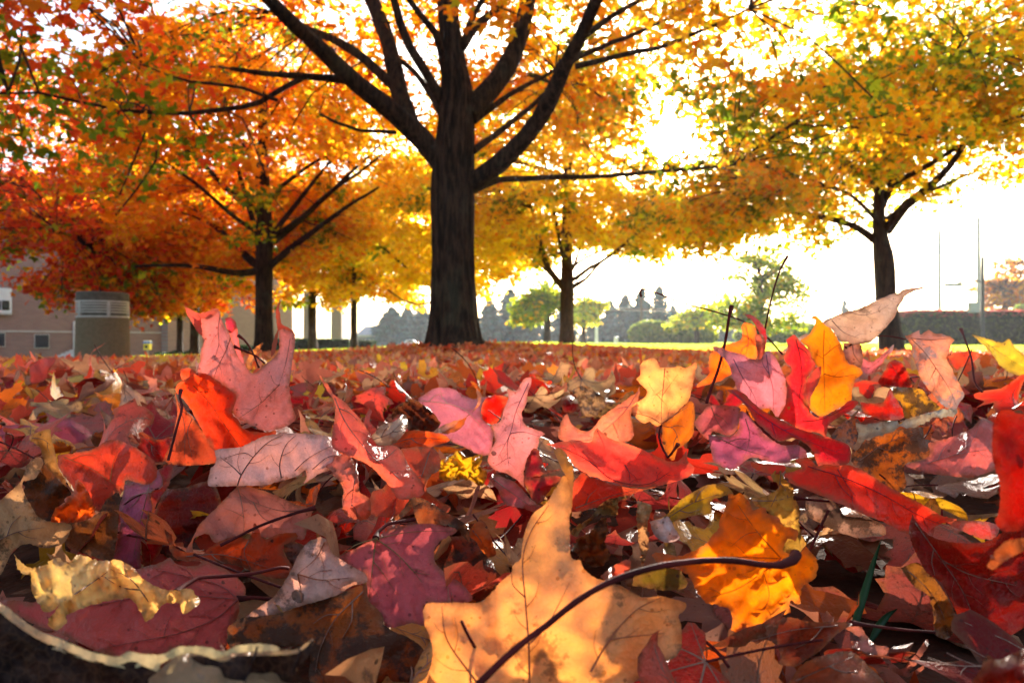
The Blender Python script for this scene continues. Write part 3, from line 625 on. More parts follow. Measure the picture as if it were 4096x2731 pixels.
# hedges and shrubs
def bushmesh(c, r, n, cols, seed, root, sz, box=False, mat=None):
    rs = np.random.default_rng(seed); u = rs.normal(size=(n, 3))
    if box: u = rs.uniform(-1, 1, (n, 3)); ax = rs.integers(0, 3, n); u[np.arange(n), ax] = np.sign(u[np.arange(n), ax]) * rs.uniform(.86, 1.03, n)
    else: u /= np.linalg.norm(u, axis=1)[:, None]; u *= rs.uniform(.8, 1.04, (n, 1)) * (1 + .06 * np.sin(u[:, :1] * 9) * np.sin(u[:, 1:2] * 7))
    P = np.array(c) + u * np.array(r); nr = u + rs.normal(0, .5, (n, 3)); k = rs.choice(len(cols), n); c_ = np.array(cols)[k] * rs.uniform(.6, 1.3, (n, 1))
    V, Fs, cc = leaf_cards(P, nr, sz, c_, rs, 2)
    o = link('foliage', mesh_np('foliage', V, Fs, [CROWN], smooth=False, col=cc), root); o.matrix_parent_inverse = Matrix.Translation(-Vector(root.location))
    m = MB(); th = np.linspace(0, np.pi, 9); m.lathe([(max(.02, math.sin(t) * .82), -math.cos(t) * .82) for t in th], 14); v = np.vstack(m.v)
    if box:
        m = MB(); m.box((0, 0, 0), (1.68, 1.68, 1.68)); v = np.vstack(m.v)
    v = v * np.array(r) + np.array(c); me = mesh_np('inner_growth', v, [np.vstack(m.f[4])], [HCORE]); link('inner_growth', me, root).matrix_parent_inverse = Matrix.Translation(-Vector(root.location))
HCORE = simple('hedge_inner_twigs', (.035, .045, .02), (.015, .02, .01), 12, .9, .05)
def shrub(px0, px1, y0, y1, dist, label, cols, seed, box=False, n=1500, sz=.12, dep=.6, name='shrub', group=None, cat='shrub'):
    k = dist / 1568; c = D((px0 + px1) / 2, (y0 + y1) / 2, dist); r = ((px1 - px0) / 2 * k, dep, (y1 - y0) / 2 * k + .05)
    root = empty(name, (c[0], c[1], c[2] - r[2])); tag(root, label, cat, group); bushmesh(c, r, n, cols, seed, root, sz, box)
LG = [(.30, .38, .06), (.20, .28, .05), (.42, .42, .08)]
shrub(1445, 1545, 738, 793, 45, 'rounded yellow-green shrub at the left end of the row, under the thin pole', LG, 1, n=3500, sz=.2, dep=1.3, group='light green shrubs beyond the lawn')
shrub(1530, 1648, 750, 793, 46, 'long low yellow-green shrub at the middle of the row, right of the thin pole', LG, 2, n=3500, sz=.2, dep=1.3, group='light green shrubs beyond the lawn')
shrub(1688, 1785, 748, 793, 46, 'light green shrub right under the loose green tree', LG, 3, n=3000, sz=.2, dep=1.3, group='light green shrubs beyond the lawn')
shrub(1775, 1890, 744, 793, 46, 'light green shrub at the right end of the row', LG, 4, n=3000, sz=.2, dep=1.3, group='light green shrubs beyond the lawn')
DG = [(.018, .035, .012), (.03, .055, .018)]
shrub(2072, 2342, 722, 796, 30, 'long dark clipped hedge with reddish top beside the lamp pole', DG + [(.10, .14, .03)], 5, box=True, n=9000, sz=.12, dep=.8, name='hedge', cat='hedge')
_h = SC.objects['hedge']; bushmesh(D(2207, 721, 30), (2.6, .75, .12), 2600, [(.45, .08, .06), (.38, .10, .08)], 6, _h, .12, True)
for i, (a, b, y0, y1, dd, lab) in enumerate([(350, 386, 813, 828, 25, 'low round dark shrub nearest the blue and yellow box'), (388, 424, 809, 827, 25, 'low round dark shrub at the foot of the thinnest maple'), (428, 470, 806, 825, 25, 'low round dark shrub just left of the dark thin maple'),
                                     (540, 585, 796, 812, 26, 'low dark shrub left of the dark maple trunk'), (632, 676, 782, 800, 28, 'low dark clipped shrub just right of the dark maple trunk'), (672, 712, 781, 799, 29, 'low dark clipped shrub between the dark maple and the small yellow maple'),
                                     (722, 762, 782, 799, 29, 'clipped shrub right of the small yellow maple trunk'), (758, 804, 783, 799, 29, 'clipped shrub left of the slim golden maple trunk'), (818, 858, 786, 799, 29, 'last clipped shrub of the row, right of the slim trunk')]):
    shrub(a, b, y0, y1, dd, lab, DG, 20 + i, box=(i > 3), n=1300, sz=.09, dep=.45, group='low dark shrubs on the lawn')

# ------------------------------------------------------------------ concrete ash bin
CONC = simple('aggregate_concrete', (.17, .125, .07), (.135, .10, .055), 30, .85, .15, .5, .01)
CONC2 = simple('dark_concrete_lid', (.12, .10, .075), (.07, .06, .045), 20, .8, .2, .4, .01)
METAL = simple('pale_painted_slats', (.44, .42, .36), (.34, .32, .27), 15, .5, .4, .1, .004)
b = D(236, 832, 8.5); bin_ = empty('litter_bin', (b[0], b[1], b[2] - .03)); tag(bin_, 'round concrete litter bin with slatted metal band and dark rim, standing left', 'bin')
k = 8.5 / 1568
def bz(y): return float(D(236, y, 8.5)[2])
Rb = 54 * k
m = MB(); m.lathe([(0.001, bz(838)), (Rb * 1.03, bz(838)), (Rb * 1.03, bz(820)), (Rb, bz(760)), (Rb * .985, bz(731)), (Rb * .93, bz(729)), (Rb * .9, bz(728)), (.001, bz(728))], 64, (b[0], b[1], 0)); m.build('body', CONC, bin_, smooth=False)
m = MB(); m.lathe([(.001, bz(729)), (Rb * .90, bz(729)), (Rb * .90, bz(690)), (.001, bz(690))], 64, (b[0], b[1], 0)); m.build('liner', CONC2, bin_)
m = MB(); m.lathe([(Rb * .80, bz(676)), (Rb * .80, bz(691)), (Rb * .98, bz(692)), (Rb * .985, bz(676)), (Rb * .95, bz(672)), (Rb * .84, bz(672)), (Rb * .80, bz(676))], 64, (b[0], b[1], 0)); m.build('lid', CONC2, bin_)
for i, y in enumerate((694, 700, 706, 712, 718, 728)):
    m = MB(); h = 1.9 * k if i in (0, 5) else 1.5 * k; R0 = Rb * .995; z = bz(y)
    m.lathe([(R0 - .012, z - h), (R0, z - h), (R0, z + h), (R0 - .012, z + h), (R0 - .012, z - h)], 64, (b[0], b[1], 0)); m.build('slat', METAL, bin_)
for i in range(5):
    a = i * math.pi * .4 + .45; m = MB(); m.box((b[0] + math.cos(a) * Rb * .94, b[1] + math.sin(a) * Rb * .94, (bz(694) + bz(728)) / 2), (.03, .03, bz(694) - bz(728)), a); m.build('upright', METAL, bin_)

# ------------------------------------------------------------------ brick building at the left
def brick():
    m, nt = newmat('pink_brick'); t = nt.nodes.new('ShaderNodeTexCoord'); br = nt.nodes.new('ShaderNodeTexBrick')
    br.inputs['Color1'].default_value = (.30, .17, .14, 1); br.inputs['Color2'].default_value = (.24, .13, .11, 1); br.inputs['Mortar'].default_value = (.23, .19, .18, 1)
    br.inputs['Scale'].default_value = 1; br.inputs['Brick Width'].default_value = .22; br.inputs['Row Height'].default_value = .08; br.inputs['Mortar Size'].default_value = .008
    nt.links.new(t.outputs['UV'], br.inputs['Vector'])
    c = mixc(nt, ramp(nt, noise(nt, t.outputs['UV'], .7, 4), .35, .7, 0, .35), br.outputs[0], (.26, .17, .15))
    out(nt, pbsdf(nt, c, .85, .15, bump(nt, br.outputs['Fac'], -.3, .01))); return m
BRICK = brick(); STONE = simple('pale_stone', (.50, .48, .45), (.40, .38, .36), 3, .8, .2); WHITE = simple('white_paint', (.72, .73, .74), (.62, .63, .65), 4, .5, .3, .05)
GLASS, _nt = newmat('dark_window_glass'); out(_nt, pbsdf(_nt, (.03, .04, .035), .05, .8)); DARK = simple('dark_louvre', (.035, .035, .045), (.02, .02, .03), 20, .6, .3)
A0 = D(-260, 826, 24); A1 = D(379, 822, 31); A2 = D(672, 812, 38)
bl = empty('brick_building', tuple(A0)); tag(bl, 'pinkish brick building with a white-framed window and dark vents at the left', 'building')
def wall(p, q, z0, z1, mat, name='wall', thick=.4, off=0.0):
    p, q = np.array(p), np.array(q); u = (q - p); u[2] = 0; L = np.linalg.norm(u); u /= L; nn = np.array([-u[1], u[0], 0])
    a, b_ = p + nn * off, q + nn * off
    v = [[*a[:2], z0], [*b_[:2], z0], [*b_[:2], z1], [*a[:2], z1]]; v += [[*(a + nn * thick)[:2], z0], [*(b_ + nn * thick)[:2], z0], [*(b_ + nn * thick)[:2], z1], [*(a + nn * thick)[:2], z1]]
    f = [[0, 1, 2, 3], [5, 4, 7, 6], [3, 2, 6, 7], [4, 0, 3, 7], [1, 5, 6, 2], [4, 5, 1, 0]]
    uv = [(0, z0), (L, z0), (L, z1), (0, z1)] * 2
    o = link(name, mesh_np(name, v, [np.array(f)], [mat], smooth=False, uv=uv), bl); o.matrix_parent_inverse = Matrix.Translation(-Vector(bl.location)); return o
wall(A0, A1, -1.3, 4.6, BRICK); wall(A1 + np.array([.3, -.35, 0]), A2, -1.2, 4.4, BRICK)
wall(A0, A1, 4.6, 4.85, STONE, 'parapet', .5, -.06); wall(A1 + np.array([.3, -.35, 0]), A2, 4.4, 4.62, STONE, 'parapet', .5, -.06)
wall(A0, A1, .52, .58, STONE, 'brick_band', .05, -.03); wall(A0, A1, -1.3, -.62, STONE, 'plinth', .06, -.04)
def on_wall(px, py):              # the place on the first wall that the photo shows at this pixel
    dx, dy = (px - 1176) / 1568, 1.0; u = A1 - A0; M_ = np.array([[dx, -u[0]], [dy, -u[1]]]); t = np.linalg.solve(M_, A0[:2])[0]; return np.array([dx * t, t, CZ - (py - 784) / 1568 * t])
def panel(px0, px1, py0, py1, mat, name, parent, thick=.06, off=.0):
    a = on_wall(px0, py1); b_ = on_wall(px1, py1); z1 = on_wall(px0, py0)[2]; z0 = a[2]; u = b_ - a; L = np.hypot(u[0], u[1]); rz = math.atan2(u[1], u[0]); nn = np.array([math.sin(rz), -math.cos(rz), 0])
    c = (a + b_) / 2; c[2] = (z0 + z1) / 2; m = MB(); m.box(c + nn * (off), (L, thick, z1 - z0), rz); o = m.build(name, mat, parent if parent is bl else None)
    if parent is not bl: o.parent = parent; o.matrix_parent_inverse = Matrix()
    return o
fr = panel(-22, 26, 660, 719, WHITE, 'window', bl, .12, .02)
panel(-16, 0, 690, 712, GLASS, 'pane', fr, .06, .08); panel(3, 20, 690, 712, GLASS, 'pane', fr, .06, .08); panel(-20, 24, 717, 722, STONE, 'sill', fr, .25, .06)
f2 = panel(-18, 14, 570, 592, WHITE, 'window', bl, .12, .02); panel(-12, 9, 572, 588, GLASS, 'pane', f2, .06, .08)
for (a, b_, c_, d_) in ((78, 113, 767, 800), (-24, 12, 763, 797)):
    f = panel(a, b_, c_, d_, STONE, 'vent', bl, .05, .01); panel(a + 2, b_ - 2, c_ + 2, d_ - 2, DARK, 'louvre', f, .06, .02)
dr = panel(168, 184, 738, 806, WHITE, 'door', bl, .1, .03)
for (a, b_) in ((742, 757), (761, 780), (784, 803)): panel(172, 181, a, b_, GLASS, 'pane', dr, .06, .08)
# steps in front of the door
st = empty('concrete_steps', tuple(on_wall(165, 828))); tag(st, 'pale concrete steps rising to the door beside the bin', 'steps')
for i in range(7):
    x0 = 128 + i * 7; p0 = D(x0, 826, 25.0); p1 = D(196, 826, 25.0); z1 = float(D(0, 823 - i * 4, 25.0)[2]); m = MB(); m.box(((p0[0] + p1[0]) / 2, 25.2 + i * .06, (p0[2] - .3 + z1) / 2), (p1[0] - p0[0], 1.2, z1 - p0[2] + .3)); m.build('step', STONE, st)
# columns of the entrance
for i, x in enumerate((712, 775)):
    m = MB(); p = D(x, 795, 36); m.box((p[0], 36, 1.0), (.55, .5, 3.6)); o = m.build('brick_column', BRICK); tag(o, 'pale brick pillar of the entrance, the ' + ('left' if i == 0 else 'right') + ' one behind the small yellow maple', 'pillar', 'entrance pillars')
# wall-mounted box
p = D(339, 795, 28.3); cb_ = empty('call_box', (p[0], p[1], p[2] - .2)); tag(cb_, 'small yellow box with blue top and white cap by the brick wall', 'call box')
BLUE = simple('blue_paint', (.03, .16, .55), (.02, .11, .42), 10, .4); YELP = simple('yellow_paint', (.78, .62, .03), (.65, .5, .02), 10, .4); BLK = simple('black_opening', (.02, .02, .02), None, 10, .5)
for (w, h, dz, mt, nm, dy) in ((.24, .26, -.02, YELP, 'box_body', 0), (.11, .12, -.02, BLK, 'opening', -.09), (.30, .07, .15, BLUE, 'blue_top', 0), (.24, .05, .21, WHITE, 'cap', 0)):
    m = MB(); m.box((p[0], p[1] + dy, p[2] + dz), (w, .2 if dy == 0 else .05, h)); m.build(nm, mt, cb_)
m = MB(); m.tube([(p[0], p[1], p[2] - .9), (p[0], p[1], p[2] - .14)], .03, 8); m.build('post', METAL, cb_)

# ------------------------------------------------------------------ poles, house, vehicles far off
POLE = simple('dark_pole_paint', (.05, .055, .065), (.03, .03, .04), 5, .5); GAL = simple('galvanised_pole', (.35, .36, .38), (.25, .26, .28), 5, .45)
WOOD = simple('grey_pole_wood', (.12, .10, .085), (.07, .06, .05), 6, .8)
def pole(name, px, y1, y0, d, r, mat, label, cat='pole', extra=None):
    a = D(px, y0 + 6, d); b_ = D(px, y1, d); root = empty(name, tuple(a)); tag(root, label, cat)
    m = MB(); m.tube([a, (a + b_) / 2, b_], [r, r * .9, r * .75], 12); m.build('pole_shaft', mat, root, smooth=True)
    if extra: extra(root, a, b_)
    return root
def lamp_extra(root, a, b_):
    m = MB(); m.tube([b_ + [0, 0, -1.0], b_ + [-.5, 0, -.85], b_ + [-.95, 0, -1.02]], .03, 8); m.build('arm', POLE, root)
    m = MB(); m.box(b_ + np.array([-1.15, 0, -1.1]), (.6, .25, .12)); m.build('lamp_head', GAL, root)
    m = MB(); m.box(b_ + np.array([-.35, 0, -2.0]), (.35, .2, .4)); m.build('equipment_box', GAL, root)
pole('street_lamp', 2257, 590, 776, 27, .075, POLE, 'dark lamp pole standing in front of the long hedge', 'lamp post', lamp_extra)
pole('metal_pole', 2248, 500, 774, 36, .10, GAL, 'grey metal pole just behind the dark lamp pole')
pole('metal_pole', 2158, 530, 774, 50, .13, GAL, 'pale tall pole rising behind the dark hedge, right of the right maple')
pole('metal_pole', 1370, 735, 788, 48, .13, WHITE, 'short white pole in front of the spruce clump')
def cross(root, a, b_):
    m = MB(); m.box(b_ + np.array([0, 0, -.9]), (2.2, .12, .12)); m.build('crossarm', WOOD, root)
    for s in (-1, 0, 1):
        m = MB(); m.tube([b_ + [s * .9, 0, -.8], b_ + [s * .9, 0, -.6]], .05, 8); m.build('insulator', WHITE, root)
pole('utility_pole', 1473, 682, 788, 50, .13, WOOD, 'thin dark utility pole with a crossarm in front of the spruces', 'utility pole', cross)
for i, (ya, yb) in enumerate(((704, 706), (709, 711))):
    m = MB(); P = [D(1330 + 45 * q, ya + (yb - ya) * q / 8 + (4 if 0 < q < 8 else 0) * math.sin(q / 8 * 3.14), 50.3 + i * .6) for q in range(9)]; m.tube(P, .035, 5); o = m.build('power_line', GAL)
    tag(o, ('upper' if i == 0 else 'lower') + ' of two thin power lines crossing the spruces', 'cable')
m = MB(); p = D(1415, 788, 46); m.lathe([(.02, -.05), (.17, -.05), (.15, .3), (.12, .42), (.02, .45)], 16, tuple(p)); o = m.build('marker_post', WHITE); tag(o, 'small white marker post on the lawn between the white pole and the thin pole', 'post')
# white house
p = D(846, 796, 75); hs = empty('house', tuple(p)); tag(hs, 'pale house with gabled roof glimpsed left of the big trunk', 'house')
k = 75 / 1568; w = 52 * k; h0 = 26 * k; m = MB(); m.box((p[0], 77, p[2] + h0 / 2), (w, 4, h0)); m.build('wall', WHITE, hs)
HR = simple('grey_shingles', (.28, .29, .31), (.2, .2, .22), 3, .8)
rv = [[p[0] - w * .56, 74.6, p[2] + h0], [p[0] + w * .56, 74.6, p[2] + h0], [p[0] + w * .56, 79.4, p[2] + h0], [p[0] - w * .56, 79.4, p[2] + h0], [p[0] - w * .3, 77, p[2] + h0 + 22 * k], [p[0] + w * .5, 77, p[2] + h0 + 22 * k]]
o = link('roof', mesh_np('roof', rv, [np.array([[0, 1, 5, 4], [2, 3, 4, 5]]), np.array([[1, 2, 5], [3, 0, 4]])], [HR], smooth=False), hs); o.matrix_parent_inverse = Matrix.Translation(-Vector(hs.location))
for x in (-.3, .05, .32):
    m = MB(); m.box((p[0] + w * x, 74.97, p[2] + h0 * .6), (.8, .08, .7)); m.build('window', GLASS, hs)
# cars
def car(px0, px1, y0, y1, d, paint, label, name='parked_car'):
    k = d / 1568; c = D((px0 + px1) / 2, y0, d); L = (px1 - px0) * k; H = (y0 - y1) * k; root = empty(name, tuple(c)); tag(root, label, 'car')
    prof = np.array([(-.5, .18), (-.5, .48), (-.44, .58), (-.30, .64), (-.20, .92), (-.12, 1), (.14, 1), (.24, .90), (.36, .64), (.47, .58), (.5, .45), (.5, .18)]) * [L, H]
    n = len(prof); Wd = L * .4; v = []
    for s, sh in ((-1, .86), (-.8, 1), (.8, 1), (1, .86)):
        for (x, z) in prof: v.append([c[0] + x * (1 if sh == 1 else .985), c[1] + s * Wd / 2, c[2] + (z if z < .62 * H or sh == 1 else z * .95)])
    f = [[r * n + i, r * n + (i + 1) % n, (r + 1) * n + (i + 1) % n, (r + 1) * n + i] for r in range(3) for i in range(n)]
    m = MB(); m.add(v, f); cc = [np.array(v[:n]).mean(0), np.array(v[3 * n:]).mean(0)]
    m.add(v[:n] + [cc[0]], [[(i + 1) % n, i, n] for i in range(n)]); m.add(v[3 * n:] + [cc[1]], [[i, (i + 1) % n, n] for i in range(n)])
    m.build('body', paint, root)
    g = MB(); q = np.array([(-.19, .66), (-.13, .93), (.13, .93), (.30, .66)]) * [L, H]; vv = [[c[0] + x, c[1] - Wd / 2 - .015, c[2] + z] for x, z in q]; g.add(vv, [[0, 3, 2, 1]]); g.build('side_window', GLASS, root)
    for sx in (-.31, .31):
        for sy in (-1, 1):
            wv = MB(); P0 = np.array([c[0] + sx * L, c[1] + sy * Wd * .42, c[2] + .2 * H]); wv.tube([P0 - [0, .11, 0], P0 + [0, .11, 0]], .2 * H, 18); wh = wv.build('wheel', BLK, root)
car(922, 962, 796, 780, 60, WHITE, 'white parked car far off, just left of the big trunk')
car(2328, 2395, 786, 735, 33, simple('red_car_paint', (.45, .02, .03), (.4, .02, .03), 3, .25, .6, 0), 'red vehicle partly behind the right end of the dark hedge')
shrub(2335, 2380, 700, 730, 40, 'yellow-green shrub above the red vehicle at the right edge', LG, 40, n=1200, sz=.16, dep=.8)

# grass standing in the lawn
def lawn_grass():
    rs = np.random.default_rng(9); n = 90000; y = 11 + 55 * rs.uniform(0, 1, n) ** 1.7; x = rs.uniform(-1, 1, n) * (.82 * y); e = 12.3 + np.clip(-x * .6, 0, 7); ok = (y > e + rs.normal(0, .5, n)) & (x > -18); x, y = x[ok], y[ok]; n = len(x)
    z = G(x, y) * (1 - sstep(60, 120, np.hypot(x, y))) - .03; h = rs.uniform(.03, .075, n) * (1 + y * .012); w = rs.uniform(.012, .03, n) * (1 + y * .03); a = rs.uniform(-1, 1, n); dx, dy = np.cos(a) * w, np.sin(a) * w
    p = np.stack([x, y, z], 1); V = np.vstack([p - np.stack([dx, dy, 0 * x], 1), p + np.stack([dx, dy, 0 * x], 1), p + np.stack([rs.normal(0, .02, n), rs.normal(0, .02, n), h + .03], 1)]); i = np.arange(n)
    col = np.tile(np.array([.50, .62, .05]) * rs.uniform(.7, 1.2, (n, 1)), (3, 1)); o = link('grass', mesh_np('grass', V, [np.stack([i, i + n, i + 2 * n], 1)], [CROWN], smooth=False, col=np.clip(col, 0, .95)))
    tag(o, 'bright backlit lawn grass beyond the leaf carpet', 'grass', kind='stuff')
lawn_grass()

# ------------------------------------------------------------------ fallen leaves: the ones close to the camera, each traced and curled on its own
FR = {'L': (0, 900), 'M': (1350, 900), 'N': (2696, 900)}
def FP(fr, s):
    ox, oy = FR[fr]; return np.array([[ox + float(a.split(',')[0]) * .59524, oy + float(a.split(',')[1]) * .59524] for a in s.split()])
NORMALS = {}
def plane(c, d, pitch, yaw):
    p, y = math.radians(pitch), math.radians(yaw); n = np.array([math.sin(y) * math.cos(p), -math.cos(y) * math.cos(p), math.sin(p)])
    P0 = W(c[0], c[1], d) - [0, 0, CZ]; return P0, n
def seg_dist(P, L):
    best = np.full(len(P), 1e9)
    for a, b in zip(L[:-1], L[1:]):
        ab = b - a; t = np.clip(((P - a) @ ab) / (ab @ ab + 1e-9), 0, 1); best = np.minimum(best, np.linalg.norm(P - a - t[:, None] * ab, axis=1))
    return best
PINK_U = (200, 128, 118); MAUVE = (178, 104, 116); TANP = (206, 160, 136); PALE = (214, 180, 165)
HEROES = []
def H(short, label, d, pitch, yaw, top, und, side, fr, poly, veins=(), stems=(), **kw):
    HEROES.append(dict(short=short, label=label, d=d, pitch=pitch, yaw=yaw, top=top, und=und, side=side, fr=fr, polys=poly if isinstance(poly, list) else [poly], veins=veins, stems=stems, **kw))
def build_hero(h, i):
    rs = np.random.default_rng(500 + i); fr = h['fr']; polys = []; step = max(10, 3600 * .0018 / h['d'])
    for e in h['polys']:
        s, side, dof = (e if isinstance(e, tuple) else (e, h['side'], 0)); polys.append((FP(fr, s), side, dof))
    main = polys[0][0]; c = main.mean(0); P0, n = plane(c, h['d'], h['pitch'], h['yaw'])
    veins = [FP(fr, v) for v in h['veins']]; amp = h.get('amp', .0048); crump = h.get('crumple', .14); ext = np.ptp(main, axis=0).max()
    ws = []
    for k in range(9):
        a = rs.uniform(0, 6.28); lam = rs.uniform(.15, .9) * ext; ws.append((math.cos(a) * 6.28 / lam, math.sin(a) * 6.28 / lam, rs.uniform(0, 6.28), amp * rs.uniform(.25, 1) * lam / ext))
    for k in range(8 if crump else 0):
        a = rs.uniform(0, 6.28); lam = rs.uniform(.10, .35) * ext; ws.append((math.cos(a) * 6.28 / lam, math.sin(a) * 6.28 / lam, rs.uniform(0, 6.28), -crump * rs.uniform(.3, 1) * .004))
    for k in range(7):
        a = rs.uniform(0, 6.28); lam = rs.uniform(.05, .14) * ext; ws.append((math.cos(a) * 6.28 / lam, math.sin(a) * 6.28 / lam, rs.uniform(0, 6.28), .10 * rs.uniform(.3, 1) * lam / F * h['d'] / 6.28))
    QM = crom(np.vstack([main, main[:1]]), 14)[:-1]; er = h.get('edgecurl', rs.uniform(.0018, .0042) * rs.choice([1, 1, -1]))
    bend = h.get('bend', 0.0)     # how strongly the blade bulges towards the light side
    def lift(P, dof=0.0, edge=None, off=0.0):
        ray = np.stack([(P[:, 0] - 2048) / F, np.ones(len(P)), -(P[:, 1] - 1365.5) / F], 1); t = (P0 @ n) / (ray @ n)
        t = np.clip(t, h['d'] * .55, h['d'] * 2.0)
        X = ray * t[:, None]; u = P - c; dz = np.zeros(len(P))
        for (kx, ky, ph, a) in ws:
            w = np.sin(kx * u[:, 0] + ky * u[:, 1] + ph); dz += a * (w if a > 0 else (np.abs(w) * 2 - 1))
        for v in veins[:3]:
            q = np.exp(-(seg_dist(P, v) / (.055 * ext)) ** 2); dz += -.0030 * q * (1 if h['side'] == 'T' else -1)
        dz += bend * (1 - ((u / ext * 2) ** 2).sum(1)) * .02 - dof
        de = edist(P, QM) * h['d'] / F; dz += er * np.exp(-de / .0045) * (.6 + .6 * np.sin(u[:, 0] / ext * 7 + i) * np.cos(u[:, 1] / ext * 6))
        if h.get('curl'):
            cx_, cy_, ck = h['curl']; s = np.maximum((u[:, 0] * cx_ + u[:, 1] * cy_) / ext, 0); dz -= ck * s ** 2
        # move along the viewing ray so that the outline holds and the surface still has real relief
        X = ray * (t - dz - off)[:, None]
        X[:, 2] += CZ; return X
    def inpoly(p):
        x, y = p; r = False
        for (x1, y1), (x2, y2) in zip(main, np.roll(main, 1, axis=0)):
            if (y1 > y) != (y2 > y) and x < (x2 - x1) * (y - y1) / (y2 - y1 + 1e-9) + x1: r = not r
        return r
    side_v = []
    for v in veins[:3]:
        q = crom(v, 14); L = np.concatenate([[0], np.cumsum(np.linalg.norm(np.diff(q, axis=0), axis=1))]); st_ = .0085 / h['d'] * F; pos = np.arange(st_ * .6, L[-1] * .96, st_)
        for kk, s in enumerate(pos):
            j = min(len(q) - 2, int(np.searchsorted(L, s))); t_ = q[j + 1] - q[j]; t_ = t_ / (np.linalg.norm(t_) + 1e-9); nn_ = np.array([-t_[1], t_[0]]) * (1 if kk % 2 else -1); ln = st_ * rs.uniform(1.0, 1.9) * (1.1 - .5 * s / L[-1])
            e1 = q[j] + (t_ * .7 + nn_ * .7) * ln * .5; e2 = q[j] + (t_ * .85 + nn_ * .55) * ln
            if inpoly(e1) and inpoly(e2): side_v.append(np.array([q[j], e1, e2 + rs.normal(0, 3, 2)]))
    Vs, Ts, mi, uvs, k = [], [], [], [], 0
    sc = h['d'] / F / .09; eds = []
    for (Pp, side, dof) in polys:
        Q = crom(np.vstack([Pp, Pp[:1]]), 9)[:-1]; Q = Q + rs.normal(0, 1.1 if crump < .3 else 2.0, Q.shape)
        try: V, T = fill(Q, step, rs)
        except Exception as ex: print('hero fail', h['short'], ex); continue
        X = lift(V, dof); a = X[T[:, 1]] - X[T[:, 0]]; b_ = X[T[:, 2]] - X[T[:, 0]]; nr = np.cross(a, b_).sum(0); mid = X.mean(0) - [0, 0, CZ]
        if (nr @ mid < 0) != (side == 'T'): T = T[:, ::-1]
        Vs.append(X); Ts.append(T + k); mi += [0] * len(T); uvs.append(V * sc); eds.append(edist(V, Q) * h['d'] / F); k += len(X)
    for j, v in enumerate(list(veins) + side_v):
        thin = j >= len(veins)
        Q = crom(v, 12); nq = len(Q); t = np.gradient(Q, axis=0); t /= np.linalg.norm(t, axis=1)[:, None] + 1e-9; nn = np.stack([-t[:, 1], t[:, 0]], 1)
        w = np.linspace(1, .3, nq)[:, None] * (.00034 if j < 3 else .00012 if thin else .00022) / h['d'] * F * h.get('vw', 1.0)
        A, B, M_ = lift(Q - nn * w, 0, off=.0005), lift(Q + nn * w, 0, off=.0005), lift(Q, 0, off=.0012)
        X = np.vstack([A, M_, B]); q = np.arange(nq - 1); T = np.vstack([np.stack([a0 + q, a0 + q + 1, b0 + q + 1], 1) for a0, b0 in ((0, nq), (nq, 2 * nq))] + [np.stack([a0 + q, b0 + q + 1, b0 + q], 1) for a0, b0 in ((0, nq), (nq, 2 * nq))])
        Vs.append(X); Ts.append(T + k); mi += [1] * len(T); uvs.append(np.vstack([Q, Q, Q]) * sc); eds.append(np.ones(len(X))); k += len(X)
    V = np.vstack(Vs); base = V[V[:, 2].argmin()].copy()
    root = empty('maple_leaf', tuple(base)); tag(root, h['label'], 'leaf', 'fallen maple leaves close to the camera')
    top, und = s2l(h['top']), np.array(s2l(h['und'])); und = tuple(float(v) for v in np.clip((und.mean() + (und - und.mean()) * 1.22) * 1.0, .004, 1)); top = tuple(v * .95 for v in top)
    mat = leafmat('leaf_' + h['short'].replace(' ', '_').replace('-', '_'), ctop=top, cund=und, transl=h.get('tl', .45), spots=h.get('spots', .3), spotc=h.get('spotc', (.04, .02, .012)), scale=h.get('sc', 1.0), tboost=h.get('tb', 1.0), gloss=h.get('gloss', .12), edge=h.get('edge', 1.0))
    vm = VEIN_D if h.get('vc') is None else VEINM(h['vc'])
    o = link('leaf_blade', mesh_np('leaf_blade', V, [np.vstack(Ts)], [mat, vm], mi=mi, uv=np.vstack(uvs), ed=np.concatenate(eds)), root); o.matrix_parent_inverse = Matrix.Translation(-Vector(root.location))
    for (s, r, d0, d1) in h['stems']:
        Q = FP(fr, s); dd = np.interp(np.linspace(0, 1, len(Q)), [0, 1], [d0, d1]); P3 = np.array([W(q[0], q[1], z) for q, z in zip(Q, dd)])
        P3 = crom(P3, .004); kk = len(P3); R = np.interp(np.linspace(0, 1, kk), [0, .06, .12, .85, 1], np.array([1.9, 1.5, 1, .9, 1.1]) * r * .85 / 1000)
        m = MB(); m.tube(P3, R * (1 + rs.normal(0, .05, kk)), 10); m.build('leaf_stem', STEM, root, smooth=True)
    return root
_vm = {}
def VEINM(c):
    if c not in _vm: l = s2l(c); _vm[c] = simple('vein_%02x%02x%02x' % c, l, tuple(x * .7 for x in l), 60, .6, .2, .1, .0003)
    return _vm[c]

